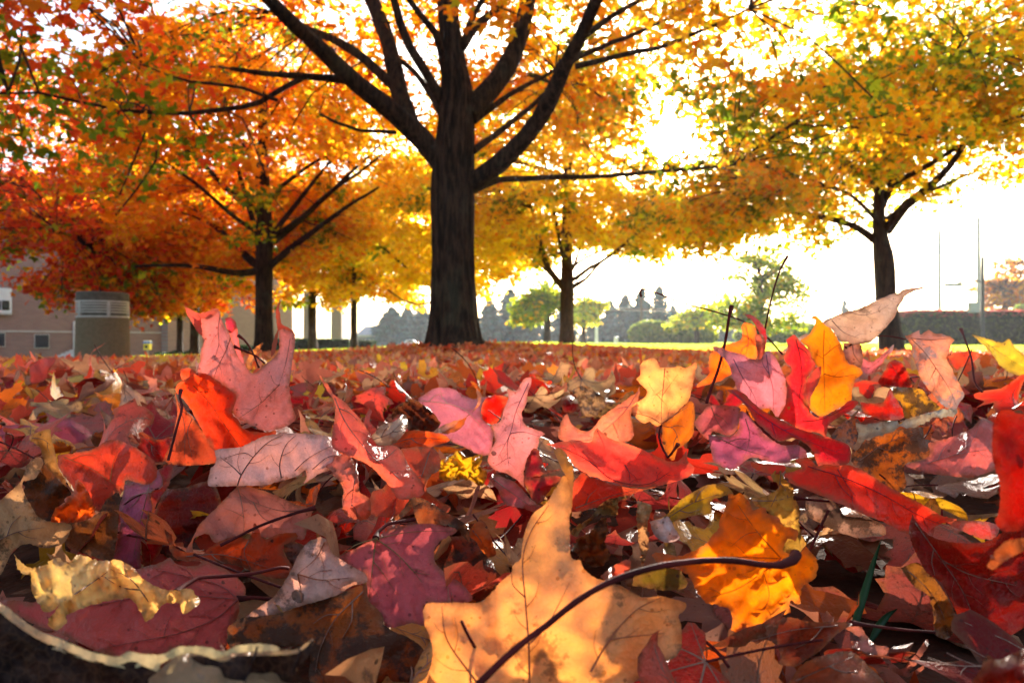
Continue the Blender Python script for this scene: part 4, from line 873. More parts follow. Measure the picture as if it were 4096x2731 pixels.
H('two-horned pink leaf', 'tall upright pale pink leaf with two curled horn-like lobes, standing highest at left', .55, 12, 8, (222, 70, 56), (232, 164, 152), 'U', 'L', [
  ("1310,605 1345,622 1400,625 1440,600 1470,572 1483,610 1510,680 1545,745 1560,800 1600,880 1650,950 1692,995 1740,975 1790,930 1840,890 1870,850 1880,780 1875,706 1910,700 1960,715 1982,740 1980,820 1968,900 1955,1000 1945,1080 1955,1170 1968,1240 1990,1300 1930,1350 1850,1375 1780,1385 1700,1350 1620,1310 1570,1270 1560,1210 1580,1140 1520,1095 1440,1035 1330,990 1345,900 1350,830 1365,800 1358,740 1330,670", 'U', 0),
  ("1240,540 1270,560 1300,575 1345,600 1350,660 1358,742 1325,715 1290,655 1258,600", 'T', -.004), ("1305,600 1380,582 1435,562 1470,570 1442,602 1400,628 1345,624", 'T', -.010),
  ("1890,510 1876,560 1885,620 1893,668 1935,684 1975,715 1984,742 1955,717 1910,702 1875,708 1860,800 1840,870 1820,892 1824,820 1848,740 1866,700 1850,620 1856,556 1876,520", 'T', -.008)],
  ["1548,760 1510,860 1460,960 1430,1050", "1880,1070 1830,1120 1760,1190 1690,1240 1600,1300", "1480,600 1465,700 1470,800 1440,900", "1950,760 1930,880 1900,1000 1870,1080", "1820,1010 1840,1060 1880,1080", "1760,1190 1740,1140 1745,1100"], [("1600,740 1640,770 1690,840 1740,960", 1.0, .56, .57), ("1570,815 1650,850 1720,880 1780,930", 1.0, .565, .57)], spots=.3, bend=.35, tb=1.0, tl=.38, vc=(120, 70, 50))
H('small pink curl behind it', 'small pink curled leaf tip with red mouth right behind the two-horned leaf', .60, 5, -20, (215, 40, 60), (226, 150, 138), 'U', 'L', [
  ("1520,640 1545,700 1590,680 1600,760 1620,850 1640,920 1620,960 1590,900 1560,790 1535,720", 'U', 0), ("1512,630 1550,620 1592,662 1588,690 1545,728 1520,690", 'T', -.006)], [], [], spots=.1)
H('orange sliver', 'small orange pointed leaf sliver between the two pink horns', .60, 10, 10, (225, 120, 60), (226, 150, 100), 'U', 'L', "1765,785 1768,800 1730,860 1700,920 1680,975 1650,965 1660,900 1700,840", ["1760,795 1720,870 1680,940"], [])
H('burning red-orange leaf', 'glowing red-orange leaf with a black scar in front of the two-horned leaf', .53, 18, -6, (214, 44, 8), (205, 90, 60), 'T', 'L', [
  ("1180,1100 1200,1060 1240,1040 1310,1000 1380,995 1440,1030 1520,1090 1585,1140 1580,1200 1560,1260 1600,1310 1640,1370 1760,1392 1850,1380 1842,1430 1780,1525 1640,1540 1540,1535 1440,1520 1380,1420 1310,1290 1250,1190 1190,1130", 'T', 0),
  ("1210,965 1275,960 1318,1000 1240,1042 1215,1024", 'T', .003)], ["1300,1080 1380,1160 1440,1240 1500,1330", "1500,1330 1560,1420 1620,1500"], [("1215,1110 1208,1160 1222,1230 1185,1370 1130,1580", 1.1, .50, .47)], spots=.45, tb=1.8, vc=(150, 60, 10))
H('salmon leaf half', 'dull salmon leaf half hanging below and left of the glowing red-orange leaf', .545, 20, 10, (205, 60, 30), (196, 96, 70), 'U', 'L', "1183,1000 1178,1110 1200,1190 1290,1290 1370,1400 1480,1520 1440,1600 1125,1600 1150,1450 1190,1270 1175,1120", ["1200,1200 1240,1350 1240,1560", "1290,1300 1260,1400 1290,1560"], [], spots=.35)  # shaded part of the red-orange leaf, the shade put into its colour
H('mauve ruffled leaf', 'broad mauve leaf with a wavy upper edge lying at the far left', .75, 52, 5, (190, 50, 60), MAUVE, 'U', 'L', "-60,1370 60,1345 200,1330 300,1335 330,1310 310,1260 350,1280 400,1300 480,1310 620,1390 560,1460 450,1475 370,1475 330,1440 250,1400 130,1440 60,1450 -60,1490", ["-20,1420 200,1370 480,1350", "480,1350 560,1400 610,1395"], [], bend=.4, spots=.15)
H('tan folded leaf', 'tan folded leaf with sharp peak standing left of the glowing red-orange leaf', .75, 25, 15, (200, 130, 90), (206, 165, 142), 'U', 'L', "825,1040 870,1080 960,1150 1000,1210 1110,1250 1110,1290 1000,1310 900,1372 850,1340 795,1310 790,1270 815,1150", ["830,1060 850,1180 920,1300", "800,1275 870,1260 960,1330"], [], bend=.3)
H('orange leaf behind the tan one', 'plain orange leaf leaning right behind the tan folded leaf', .9, 30, -10, (226, 110, 24), (214, 120, 60), 'T', 'L', "630,1120 700,1140 790,1130 820,1170 800,1285 750,1270 700,1210 660,1160", ["640,1130 720,1190 790,1270"])
H('coral upright leaf', 'coral red leaf standing upright in front of the concrete bin', 1.3, 15, 0, (205, 60, 55), (206, 100, 90), 'U', 'L', "195,950 270,900 365,890 370,920 330,980 300,1040 210,1065 200,1000")
H('yellow star leaf', 'flat cream-yellow star-shaped leaf lying right of the coral leaf', 1.3, 45, 0, (214, 170, 90), (216, 180, 120), 'T', 'L', "290,1030 400,1030 480,1020 570,1000 560,1025 612,1050 480,1062 440,1092 400,1112 380,1070")
H('curled brown leaf', 'dark brown curled leaf below the tan folded leaf', .68, 30, 10, (130, 62, 30), (150, 96, 72), 'T', 'L', [("690,1300 730,1310 780,1360 830,1390 770,1440 730,1500 640,1490 610,1430 650,1400 700,1370", 'T', 0), ("660,1180 680,1230 720,1270 790,1330 835,1392 780,1400 720,1330 685,1280", 'U', .01)], spots=.6, bend=.5)
H('deep red leaf', 'deep red leaf with jagged left edge, just left of the salmon leaf half', .6, 35, 10, (165, 22, 12), (160, 70, 60), 'T', 'L', "925,1400 960,1390 1030,1430 1080,1440 1160,1420 1150,1500 1130,1580 990,1590 910,1540 940,1450", ["940,1400 1020,1480 1100,1570"], tb=1.3)
H('orange-tan cone', 'small orange-tan twisted leaf pointing up at the left edge', .5, 22, -20, (210, 140, 70), (190, 120, 70), 'U', 'L', "195,1440 210,1410 330,1370 348,1440 370,1520 395,1630 450,1755 370,1690 300,1600 270,1500 240,1470 210,1455", ["215,1430 290,1440 340,1480"], spots=.5)
H('cream blotched leaf', 'grey and cream blotched leaf sloping down at the left edge', .42, 40, 15, (180, 120, 70), (178, 138, 104), 'U', 'L', "180,1605 260,1560 290,1600 240,1700 160,1720 150,1760 190,1850 250,1950 320,1990 470,2010 470,2060 420,2140 300,2170 180,2140 80,2200 0,2350 -60,2300 -60,1900 0,1850 120,1740 150,1700", ["-20,2120 120,2060 300,2030"], spots=.75, bend=.4)
H('coral-red broad leaf', 'broad flat coral-red leaf with pointed lobes, lower left', .47, 48, -8, (206, 52, 24), (196, 82, 58), 'T', 'L', "385,1545 500,1530 620,1505 740,1440 820,1455 900,1490 990,1545 1045,1600 1058,1690 1040,1755 960,1745 850,1712 830,1785 760,1845 800,1790 720,1850 700,1912 680,1927 640,1912 590,1852 510,1802 470,1732 400,1642", ["430,1560 600,1630 740,1720 830,1780", "740,1720 760,1600 800,1500"], spots=.3, tb=1.0, vc=(170, 90, 40))
H('orange ragged bit', 'small bright orange ragged leaf under the coral-red broad leaf', .43, 35, 0, (240, 90, 14), (220, 100, 40), 'T', 'L', "370,1900 440,1860 430,1840 500,1790 510,1720 560,1740 640,1920 560,1990 440,2000 340,1992", tb=1.6, crumple=.6)
H('brown spotted leaf', 'brown leaf with black stains behind the orange ragged one', .5, 38, 10, (120, 52, 16), (120, 60, 30), 'T', 'L', "200,1700 270,1600 330,1620 430,1740 480,1810 450,1900 380,1960 300,1990 220,1930 170,1860 160,1780", spots=.9)
H('olive-brown flat leaf', 'stained brown leaf lying between the cream blotched leaf and the mauve strip', .42, 45, 0, (120, 56, 18), (130, 70, 36), 'T', 'L', "460,2000 560,1990 660,1930 720,1840 800,1800 800,1920 790,2050 770,2200 740,2260 600,2220 500,2180 440,2140", spots=.8)
H('mauve strip leaf', 'narrow mauve leaf strip hanging down under the coral-red broad leaf', .44, 25, 15, (170, 60, 80), (176, 100, 118), 'U', 'L', "840,1742 900,1725 1000,1740 1050,1690 1062,1640 1092,1722 1080,1767 1005,1792 1012,1842 1022,1912 1000,1992 955,2102 940,2212 948,2292 900,2315 850,2272 755,2252 780,2172 810,2012 800,1912 830,1792", ["1020,1790 880,1830 810,1930", "1000,1760 930,2050 890,2270"], spots=.15, bend=.4)
H('crimson strip', 'glossy crimson leaf strip right beside the mauve strip', .45, 15, -30, (170, 16, 26), (150, 40, 50), 'T', 'L', "1055,1650 1150,1600 1160,1650 1130,1750 1040,1900 1060,2072 1090,2162 1010,2282 968,2295 952,2162 950,2102 1000,1992 1022,1910 1010,1800 1085,1765 1092,1715", tb=1.2)
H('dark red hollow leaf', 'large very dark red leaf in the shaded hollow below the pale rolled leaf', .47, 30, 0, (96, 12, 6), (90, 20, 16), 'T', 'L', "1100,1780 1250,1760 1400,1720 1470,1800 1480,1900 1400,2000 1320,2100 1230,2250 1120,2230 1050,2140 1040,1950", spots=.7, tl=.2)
H('pale rolled leaf', 'large pale pinkish-white leaf arching over with dark veins, sunlit on top, centre left', .42, 50, 0, (226, 110, 80), (226, 184, 172), 'U', 'L', [
  ("1440,1512 1500,1500 1620,1490 1740,1430 1880,1398 1990,1398 2100,1404 2240,1430 2310,1520 2352,1590 2400,1650 2412,1760 2405,1830 2430,1900 2380,1965 2340,1940 2300,1860 2312,1740 2290,1680 2230,1648 2150,1668 2030,1745 2060,1700 2050,1648 1990,1690 1900,1715 1780,1745 1600,1752 1450,1757 1400,1745 1410,1650 1450,1590", 'U', 0)],
  ["1595,1750 1620,1680 1700,1560 1800,1460 1900,1410", "1620,1680 1560,1620 1480,1560", "1890,1700 1880,1600 1920,1480 1990,1410", "1700,1560 1640,1530 1520,1560", "1980,1650 2080,1560 2230,1480", "2100,1640 2200,1560 2300,1540"], [], bend=1.2, spots=.3, curl=(.35, .9, .03), vc=(70, 40, 34), vw=1.2)
H('tan-pink underside leaf', 'tan-pink leaf lying underside up beneath the pale rolled leaf, dark red stem across', .41, 42, -8, (190, 80, 60), (186, 130, 116), 'U', 'L', "1590,1757 1700,1762 1850,1812 1980,1872 2095,1907 2070,1992 2040,2112 1960,2101 1800,2102 1680,2072 1560,2102 1500,2132 1440,2132 1390,2072 1310,2102 1290,2152 1300,2192 1250,2202 1215,2282 1240,2200 1290,2112 1340,2012 1420,1932 1500,1852", ["1595,1760 1620,1850 1640,2000 1635,2060", "2080,1905 1900,1920 1700,1860 1620,1800", "1700,1860 1760,1960 1860,2010", "1640,1960 1560,1920 1500,1900"], [("2120,1897 1960,1942 1740,2022 1600,2092 1480,2152", 1.0, .395, .375)], bend=.5, spots=.35)
H('fiery curling strip leaf', 'orange-red leaf with a thin hooked strip curling up at its left end', .39, 40, 0, (196, 58, 16), (200, 100, 60), 'T', 'L', "1090,1987 1108,1980 1152,2052 1162,2132 1202,2182 1290,2200 1360,2208 1400,2172 1500,2112 1600,2090 1670,2112 1690,2072 1710,2000 1740,2050 1775,2110 1880,2072 1985,2068 1995,2112 1905,2152 1912,2212 1962,2292 1920,2372 1800,2362 1690,2322 1560,2282 1360,2256 1240,2256 1165,2225 1125,2120", ["1250,2225 1500,2215 1800,2300", "1670,2120 1640,2200 1690,2320"], spots=.55, tb=1.2, curl=(-.9, .1, -.05))
H('shaded brown leaf bit', 'small brown leaf with a grey mark, under the right end of the orange-red strip leaf', .40, 30, 0, (110, 50, 34), (140, 100, 90), 'U', 'L', "1900,2155 1935,2120 2000,2130 2050,2175 2010,2270 1960,2290 1915,2210", spots=.4)
H('flat mauve-pink leaf', 'large flat mauve-pink leaf under the crumpled yellow leaf, lower left', .335, 62, 0, (196, 66, 46), (186, 88, 84), 'U', 'L', "920,2312 1020,2282 1090,2262 1140,2230 1172,2262 1230,2287 1330,2287 1380,2252 1500,2302 1600,2372 1650,2442 1640,2492 1605,2502 1610,2592 1580,2662 1540,2762 1500,2862 1400,2872 1200,2842 1080,2890 900,2912 780,2902 650,2862 500,2790 350,2722 200,2670 100,2600 -80,2552 -80,2515 120,2522 230,2532 350,2480 600,2400", ["1600,2512 1450,2640 1200,2740 900,2800 650,2850", "1600,2512 1480,2420 1300,2370 1050,2310", "1600,2512 1300,2490 1000,2490 600,2560", "1300,2372 1270,2330 1200,2290", "1100,2770 1120,2680 1150,2620"], [("1590,2512 1700,2502 1830,2515", 1.1, .33, .34)], spots=.12, bend=.3, vc=(140, 60, 50))
H('crumpled yellow leaf', 'crumpled cream-yellow leaf in full sun at the lower left', .29, 45, 0, (250, 180, 80), (250, 206, 146), 'U', 'L', [
  ("95,2212 130,2252 200,2302 300,2282 350,2242 400,2237 460,2272 510,2222 560,2212 640,2252 720,2250 800,2252 880,2292 960,2372 1060,2432 1160,2452 1280,2442 1310,2482 1342,2502 1330,2552 1230,2612 1200,2542 1100,2542 1080,2562 990,2662 940,2592 880,2512 800,2512 650,2542 560,2572 450,2622 440,2672 380,2722 320,2662 400,2552 350,2592 290,2592 250,2522 210,2452 205,2362 130,2322", 'U', 0)],
  ["1000,2530 880,2380 740,2310", "500,2480 620,2400 720,2330"], [("1180,2470 1240,2420 1330,2370 1480,2360 1700,2340 1880,2300 1935,2305", 1.0, .295, .34)], amp=.005, crumple=.6, spots=.1, spotc=(.2, .12, .05), bend=.5, tl=.5, tb=1.5)
H('angular grey-pink leaf', 'pale grey-pink angular leaf with smoky blotches, point at lower left', .325, 40, -10, (214, 130, 100), (208, 170, 156), 'U', 'L', "2150,2092 2190,2110 2230,2202 2290,2242 2368,2292 2458,2342 2460,2402 2368,2422 2268,2482 2150,2520 2020,2557 1850,2612 1650,2652 1700,2592 1830,2502 1900,2412 1960,2312 2010,2202 2070,2130", ["2000,2342 2020,2440 2030,2540", "2000,2342 2150,2382 2352,2368", "2180,2130 2120,2240 2000,2342"], spots=.7, bend=.5, vc=(150, 80, 50))
H('scorched brown leaf', 'broad dark brown scorched leaf under the angular grey-pink leaf', .30, 50, 0, (140, 58, 14), (130, 70, 40), 'T', 'L', "1600,2642 1850,2612 2020,2557 2268,2482 2450,2412 2478,2522 2568,2612 2600,2700 2840,2840 2900,3120 2150,3120 2080,2860 1950,2830 1800,2820 1560,2842 1530,2720", ["2440,2460 2250,2650 2150,2850 2120,3000"], spots=.95, tl=.4, bend=.4)
H('dark rimmed near leaf', 'very dark leaf with a sunlit whitish rim crossing the bottom left corner, nearest the camera', .185, 18, 0, (22, 8, 5), (20, 9, 6), 'U', 'L', [  # blade turned from the sun, its shade put into the near-black colour
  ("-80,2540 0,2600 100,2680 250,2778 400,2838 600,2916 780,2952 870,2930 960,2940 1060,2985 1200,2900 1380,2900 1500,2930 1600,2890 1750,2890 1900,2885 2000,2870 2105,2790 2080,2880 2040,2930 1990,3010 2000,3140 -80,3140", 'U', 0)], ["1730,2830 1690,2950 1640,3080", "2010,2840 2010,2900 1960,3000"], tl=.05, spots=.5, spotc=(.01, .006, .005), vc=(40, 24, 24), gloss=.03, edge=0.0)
H('sunlit ragged rim', 'pale frayed leaf edge catching the sun along the bottom left corner', .19, 62, 0, (228, 184, 134), (104, 74, 58), 'T', 'L', [("-80,2470 0,2540 60,2570 100,2612 250,2718 400,2778 600,2860 780,2900 830,2880 870,2860 960,2880 1100,2880 1200,2832 1380,2832 1500,2862 1600,2822 1750,2812 1850,2825 1880,2850 1780,2870 1600,2880 1450,2910 1300,2880 1180,2900 1080,2950 1060,2998 960,2960 880,2985 780,2965 600,2925 400,2860 250,2800 120,2720 0,2640 -80,2590", 'T', 0), ("1060,3000 1180,2895 1300,2875 1450,2905 1600,2872 1780,2862 1900,2855 2000,2845 2105,2777 2085,2860 2040,2912 1985,3012 1960,3140 1100,3140 1000,3060", 'U', -.0015)], amp=.0012, spots=.55, spotc=(.25, .16, .10), tl=.3, edge=.6)  # lit rim of the near-black leaf, sunlight put into the cream colour
# middle
H('long pink tapered leaf', 'long salmon-pink leaf tapering to a point at its upper left, left of centre', .42, 32, 20, (214, 60, 36), (216, 122, 108), 'U', 'M', [
  ("-128,1000 -60,1080 -18,1142 40,1180 90,1235 140,1290 200,1370 226,1420 200,1452 260,1490 380,1480 430,1515 460,1580 500,1642 560,1712 592,1772 560,1822 420,1842 330,1732 210,1612 100,1562 30,1530 -40,1480 -20,1300 -18,1200 -70,1110", 'U', 0),
  ("-8,1290 60,1380 150,1500 60,1540 0,1515 -42,1450", 'T', .004)], ["-20,1160 40,1300 120,1420 260,1580 420,1700", "260,1580 330,1560 400,1500"], [], bend=.6, tb=1.4, spots=.3)
H('peeling sunlit flap', 'curled pink flap with white sun glints below the pale rolled leaf', .40, 30, 30, (206, 70, 50), (210, 130, 112), 'U', 'M', "-20,1550 60,1540 110,1600 140,1690 150,1790 220,1850 218,1960 170,1985 60,1950 30,1880 40,1780 -10,1700 -60,1640 -90,1600", ["130,1600 110,1750 90,1900"], bend=1.2, crumple=.4)
H('red shaded leaf', 'dull red leaf lying behind the lower end of the long pink tapered leaf', .43, 45, -10, (170, 44, 30), (176, 86, 66), 'U', 'M', "430,1500 560,1490 640,1500 690,1560 685,1640 620,1690 600,1780 700,1860 760,1890 740,1930 560,1930 430,1960 300,1960 220,1940 230,1800 330,1740", ["620,1520 560,1700 480,1850"], spots=.3)
H('glossy dark brown curl', 'glossy dark brown crumpled leaf with white glints, centre left', .55, 25, 10, (96, 34, 16), (120, 60, 40), 'T', 'M', "430,1200 480,1170 540,1185 620,1240 680,1310 690,1340 640,1395 540,1380 470,1375 470,1300 400,1272 370,1310 365,1270", crumple=1.2, spots=.4)
H('pale rolled tube', 'small pale tan rolled leaf left of the glossy dark brown one', .53, 25, -20, (190, 140, 110), (206, 172, 150), 'U', 'M', "225,1420 300,1340 380,1320 450,1270 472,1350 430,1420 370,1470 280,1482", ["240,1440 350,1400 460,1300"], bend=1.6)
H('bright orange wedge', 'bright orange-red leaf wedge under the glossy dark brown curl', .53, 38, 0, (236, 72, 8), (220, 90, 40), 'T', 'M', "330,1475 430,1420 480,1378 640,1390 700,1405 755,1445 680,1475 560,1505 450,1495", ["360,1470 520,1430 730,1440"], tb=1.5, spots=.45)
H('wide mauve-pink leaf', 'wide smooth mauve-pink leaf in the middle, partly behind the thin curled strip', .62, 30, 8, (200, 80, 90), (206, 140, 146), 'U', 'M', "540,1165 610,1120 650,1098 740,1090 830,1130 900,1165 1010,1155 975,1200 970,1280 1000,1330 1040,1370 1045,1440 1030,1530 960,1545 870,1500 740,1440 690,1390 640,1300 560,1210", ["560,1180 740,1200 880,1260 1040,1450", "740,1200 700,1150 690,1100"], bend=.4, spots=.12, vc=(190, 160, 120))
H('scarlet peep', 'scarlet leaf glowing between the mauve-pink leaf and the tall pale pink one', .60, 20, 0, (216, 14, 4), (200, 40, 30), 'T', 'M', "1010,1152 1060,1140 1140,1160 1130,1210 1100,1280 1060,1335 1000,1332 968,1280 975,1200", tb=1.8, spots=.1)
H('tall pale pink leaf', 'tall narrow pale pink leaf with wrinkled base standing at the centre', .5, 20, 0, (226, 90, 84), (228, 168, 160), 'U', 'M', "1140,1100 1200,1112 1250,1040 1300,1022 1302,1062 1280,1130 1270,1200 1240,1262 1258,1340 1330,1372 1395,1402 1362,1425 1352,1480 1328,1532 1280,1600 1250,1662 1268,1772 1180,1692 1060,1642 1010,1582 1050,1470 1062,1440 1040,1340 1090,1320 1120,1240 1145,1165", ["1285,1060 1200,1250 1160,1400 1080,1560", "1160,1400 1250,1390 1360,1420", "1160,1400 1140,1480 1150,1620", "1150,1560 1050,1620 1000,1600"], bend=.7, spots=.5, curl=(0, .9, .02), vc=(130, 80, 80))
H('thin curled strip', 'thin pale strip leaf curving up to a hooked point, with orange inside', .5, 30, 0, (226, 84, 10), (226, 176, 150), 'U', 'M', [("930,1095 962,1130 964,1190 925,1240 870,1284 820,1310 780,1350 700,1392 645,1392 700,1350 780,1318 860,1286 912,1245 940,1190", 'U', 0), ("870,1286 840,1350 780,1392 700,1400 780,1350 825,1310", 'T', -.004)])
H('crimson cup', 'small round crimson leaf cup right of the tall pale pink leaf', .65, 15, 0, (130, 10, 22), (150, 30, 40), 'T', 'M', "1500,1172 1550,1143 1605,1175 1622,1240 1580,1262 1530,1262 1505,1215", ["1540,1150 1570,1200 1590,1258"], bend=1.2)
H('grey crumpled leaf', 'crumpled grey-tan leaf right behind the small crimson cup', .70, 25, 0, (150, 100, 60), (190, 156, 130), 'U', 'M', [("1570,1110 1640,1078 1700,1095 1760,1140 1805,1190 1780,1240 1720,1290 1640,1270 1620,1180", 'U', 0), ("1715,1292 1790,1205 1880,1190 1950,1120 1990,1130 1900,1220 1850,1270 1750,1305", 'T', .01)], crumple=1.2, spots=.7)
H('peach-pink swooping leaf', 'peach-pink leaf swooping up to an orange tip right of centre', .52, 25, -12, (240, 90, 40), (226, 158, 136), 'U', 'M', "2030,1085 2034,1110 2022,1170 1992,1232 1972,1290 1988,1420 1900,1472 1750,1515 1500,1442 1500,1332 1540,1268 1570,1330 1640,1380 1705,1372 1780,1285 1900,1200 2000,1130", ["2020,1120 1940,1240 1850,1330 1700,1440 1540,1440", "1850,1330 1880,1400 1900,1460"], bend=.5, spots=.35, vc=(170, 100, 90))
H('long red leaf', 'long glossy red leaf lying across the centre with a small peak on top', .42, 42, -5, (224, 44, 34), (222, 84, 76), 'U', 'M', "1405,1470 1500,1458 1600,1445 1700,1460 1722,1395 1745,1365 1780,1400 1850,1440 1950,1470 2080,1520 2160,1560 2240,1590 2300,1575 2345,1520 2352,1580 2400,1640 2352,1695 2200,1742 2050,1762 1900,1742 1700,1682 1600,1622 1530,1545 1450,1490", ["1740,1625 1830,1700 1960,1740 2100,1735 2230,1660", "1740,1625 1650,1560 1500,1490", "1930,1610 1960,1660 1965,1720", "1745,1380 1790,1480 1800,1560"], bend=.6, tb=1.5, spots=.3, vc=(110, 30, 30))
H('lower red fold', 'dark red folded leaf directly beneath the long glossy red leaf', .41, 38, 0, (200, 44, 22), (186, 60, 44), 'T', 'M', "1590,1720 1650,1660 1700,1690 1900,1752 2050,1772 2160,1752 2000,1800 1950,1842 1800,1884 1600,1925 1500,1900 1560,1800", ["1600,1900 1800,1830 2000,1780"], spots=.2)
H('crimson shaded leaf', 'crimson purple leaf in shade left of the orange finger of the big peach leaf', .44, 38, 0, (150, 14, 26), (130, 40, 60), 'T', 'M', "1290,1700 1500,1690 1420,1790 1360,1870 1300,1830 1275,1760 1255,1730 1262,1620 1300,1520 1340,1500 1370,1560 1400,1640 1500,1640", tb=1.2)
H('pink looping leaf', 'pink leaf curving down left of the crimson shaded leaf', .43, 32, 10, (196, 60, 60), (196, 108, 104), 'U', 'M', "1010,1700 1080,1692 1160,1710 1230,1760 1290,1830 1350,1880 1380,1895 1330,1925 1240,1900 1120,1870 1080,1780", ["1040,1700 1160,1790 1300,1890"], bend=.7)
H('peach upright leaf', 'peach-coloured upright leaf with dark veins meeting low down, right of centre', .5, 10, -5, (244, 132, 50), (238, 172, 130), 'U', 'M', "2120,885 2150,912 2166,952 2220,958 2290,950 2341,960 2411,920 2406,980 2391,1060 2361,1170 2300,1240 2230,1300 2150,1352 2100,1320 2050,1332 1985,1270 1980,1210 2050,1170 2082,1120 2050,1080 2010,1040 2038,1000 2030,952 2060,912", ["2200,962 2190,1080 2178,1200 2175,1340", "2175,1335 2260,1280 2352,1220", "2175,1335 2100,1290 1990,1260", "2180,1150 2230,1080 2290,1000", "2185,1180 2120,1110 2090,1060"], [("2290,1470 2220,1560 2190,1510 2160,1420 2175,1345", 1.0, .47, .495)], tb=1.2, spots=.35, vc=(120, 50, 40))
H('orange leaf below the peach one', 'orange leaf hanging below the peach upright leaf', .505, 20, 10, (236, 110, 20), (226, 130, 70), 'U', 'M', "2185,1345 2300,1250 2370,1180 2400,1240 2390,1400 2330,1480 2290,1500 2260,1580 2210,1540 2180,1440", ["2190,1350 2260,1370 2290,1440 2300,1480"])
H('big peach foreground leaf', 'biggest leaf, peach-tan with tall twisted lobe, bottom centre under a thick stem', .262, 42, 0, (240, 126, 34), (228, 168, 122), 'U', 'M', [
  ("575,2592 600,2542 700,2537 850,2537 960,2532 1030,2472 1100,2392 1170,2332 1180,2282 1230,2242 1240,2152 1260,2052 1290,1982 1330,1922 1400,1872 1450,1792 1500,1712 1520,1682 1560,1705 1580,1792 1575,1892 1560,1962 1560,2072 1572,2232 1630,2250 1650,2302 1720,2362 1810,2392 1900,2422 1960,2452 2060,2502 2170,2492 2300,2522 2345,2542 2330,2592 2290,2622 2310,2692 2310,2842 2250,2912 2150,2942 2060,3012 1990,3076 1900,3200 560,3200 610,3012 640,2892 620,2762 590,2692", 'U', 0),
  ("1448,1512 1500,1500 1570,1590 1586,1672 1580,1800 1572,1892 1556,1740 1520,1665 1480,1575", 'T', -.002)],
  ["1290,3120 1285,2820 1262,2520 1245,2250 1300,2060 1420,1880", "1700,3000 1830,2782 2000,2592 2180,2497", "940,3076 740,2792 700,2560", "1262,2500 1180,2420 1170,2340", "1285,2820 1400,2700 1480,2560 1560,2400", "1830,2782 2000,2760 2200,2740"],
  [("3081,2212 3062,2250 2981,2283 2861,2282 2661,2254 2461,2254 2352,2264 2200,2285 2000,2335 1800,2412 1600,2532 1400,2692 1250,2802 1100,2932 900,3130", 1.3, .255, .205)], bend=.5, amp=.0062, crumple=.22, spots=.55, tb=.95, vc=(150, 80, 50), vw=1.3, curl=(0, -1, .10))
H('pink five-point leaf', 'flat dusty-pink leaf with five clear points and greenish veins, lower centre left', .33, 55, 0, (196, 70, 70), (198, 104, 106), 'U', 'M', "260,2100 330,2052 380,2022 500,2012 620,2005 720,2020 806,2050 740,2092 680,2132 648,2192 660,2272 720,2332 800,2382 860,2432 906,2492 905,2522 800,2542 600,2545 580,2592 590,2692 500,2672 420,2692 340,2702 290,2642 240,2562 200,2522 190,2442 190,2362 100,2302 10,2232 120,2172 200,2132", ["257,2105 235,2300 210,2520", "257,2105 380,2192 480,2290 570,2400", "257,2105 120,2150 10,2230", "257,2105 500,2060 780,2055", "240,2260 300,2330 400,2480", "460,2270 520,2330 640,2350"], [("257,2105 272,2062 330,2012 420,1992 520,1975", 1.1, .335, .36)], spots=.15, bend=.25, vc=(120, 90, 50))
H('triangular stained leaf', 'brown stained triangular leaf with a curled grey edge above the dusty-pink leaf', .36, 30, -10, (150, 60, 24), (150, 90, 64), 'T', 'M', [("505,1892 600,1852 700,1912 860,2012 886,2132 832,2072 800,2040 700,2012 560,2012 530,1982", 'T', 0), ("348,1985 430,1922 500,1832 600,1850 520,1886 440,1962 375,1988", 'U', .006)], spots=.9)
H('stained red-brown leaf', 'dark red-brown leaf with black stains right of the dusty-pink leaf', .38, 40, 0, (140, 46, 24), (120, 60, 44), 'T', 'M', "740,2092 900,2100 970,2190 1040,2260 1060,2312 1110,2372 1060,2430 1000,2500 920,2522 850,2432 720,2332 650,2252 660,2172", spots=.95)
H('orange-brown tooth leaf', 'small upright orange-brown leaf with a toothed top, centre', .40, 20, 10, (200, 84, 30), (190, 110, 70), 'T', 'M', "895,2032 962,1977 1010,2032 1050,2152 1062,2217 980,2232 900,2172 885,2102", ["900,2040 970,2130 1000,2220"], spots=.5, tb=1.2)
H('small yellow crumple', 'small yellow-orange crumpled leaf bits just above centre of the foreground', .45, 25, 0, (236, 160, 20), (220, 150, 60), 'T', 'M', "690,1572 770,1552 800,1512 842,1532 870,1562 970,1542 960,1622 1005,1662 970,1752 880,1712 760,1722 690,1702", crumple=1.5, spots=.5, tb=1.2)
H('white torn scrap', 'small whitish torn leaf scrap left of the glowing amber leaf', .345, 30, 0, (200, 160, 150), (222, 196, 190), 'U', 'M', "2100,1992 2160,1975 2220,1957 2260,2022 2300,2102 2210,2132 2130,2082", spots=.3)
H('tan dangling strip', 'narrow tan torn leaf strip hanging vertically, right of centre', .36, 10, 20, (190, 130, 80), (196, 150, 110), 'U', 'M', "2020,1852 2060,1865 2112,1892 2090,1982 2082,2072 2095,2152 2070,2230 2048,2302 2040,2212 2018,2112 2010,1960", crumple=.8, spots=.4)
H('withered brown curls', 'withered brown and tan curled leaf in the dark gap right of the tall twisted lobe', .37, 25, 10, (130, 60, 20), (200, 150, 90), 'U', 'M', [("1560,2060 1640,2000 1700,1960 1760,1880 1860,1830 1975,1825 1890,1860 1880,1950 1760,1950 1660,2030 1600,2090", 'U', 0), ("1600,2110 1700,2060 1780,1960 1820,2010 1800,2130 1830,2230 1740,2300 1640,2240 1590,2180", 'T', -.01)], crumple=1.0, spots=.7)
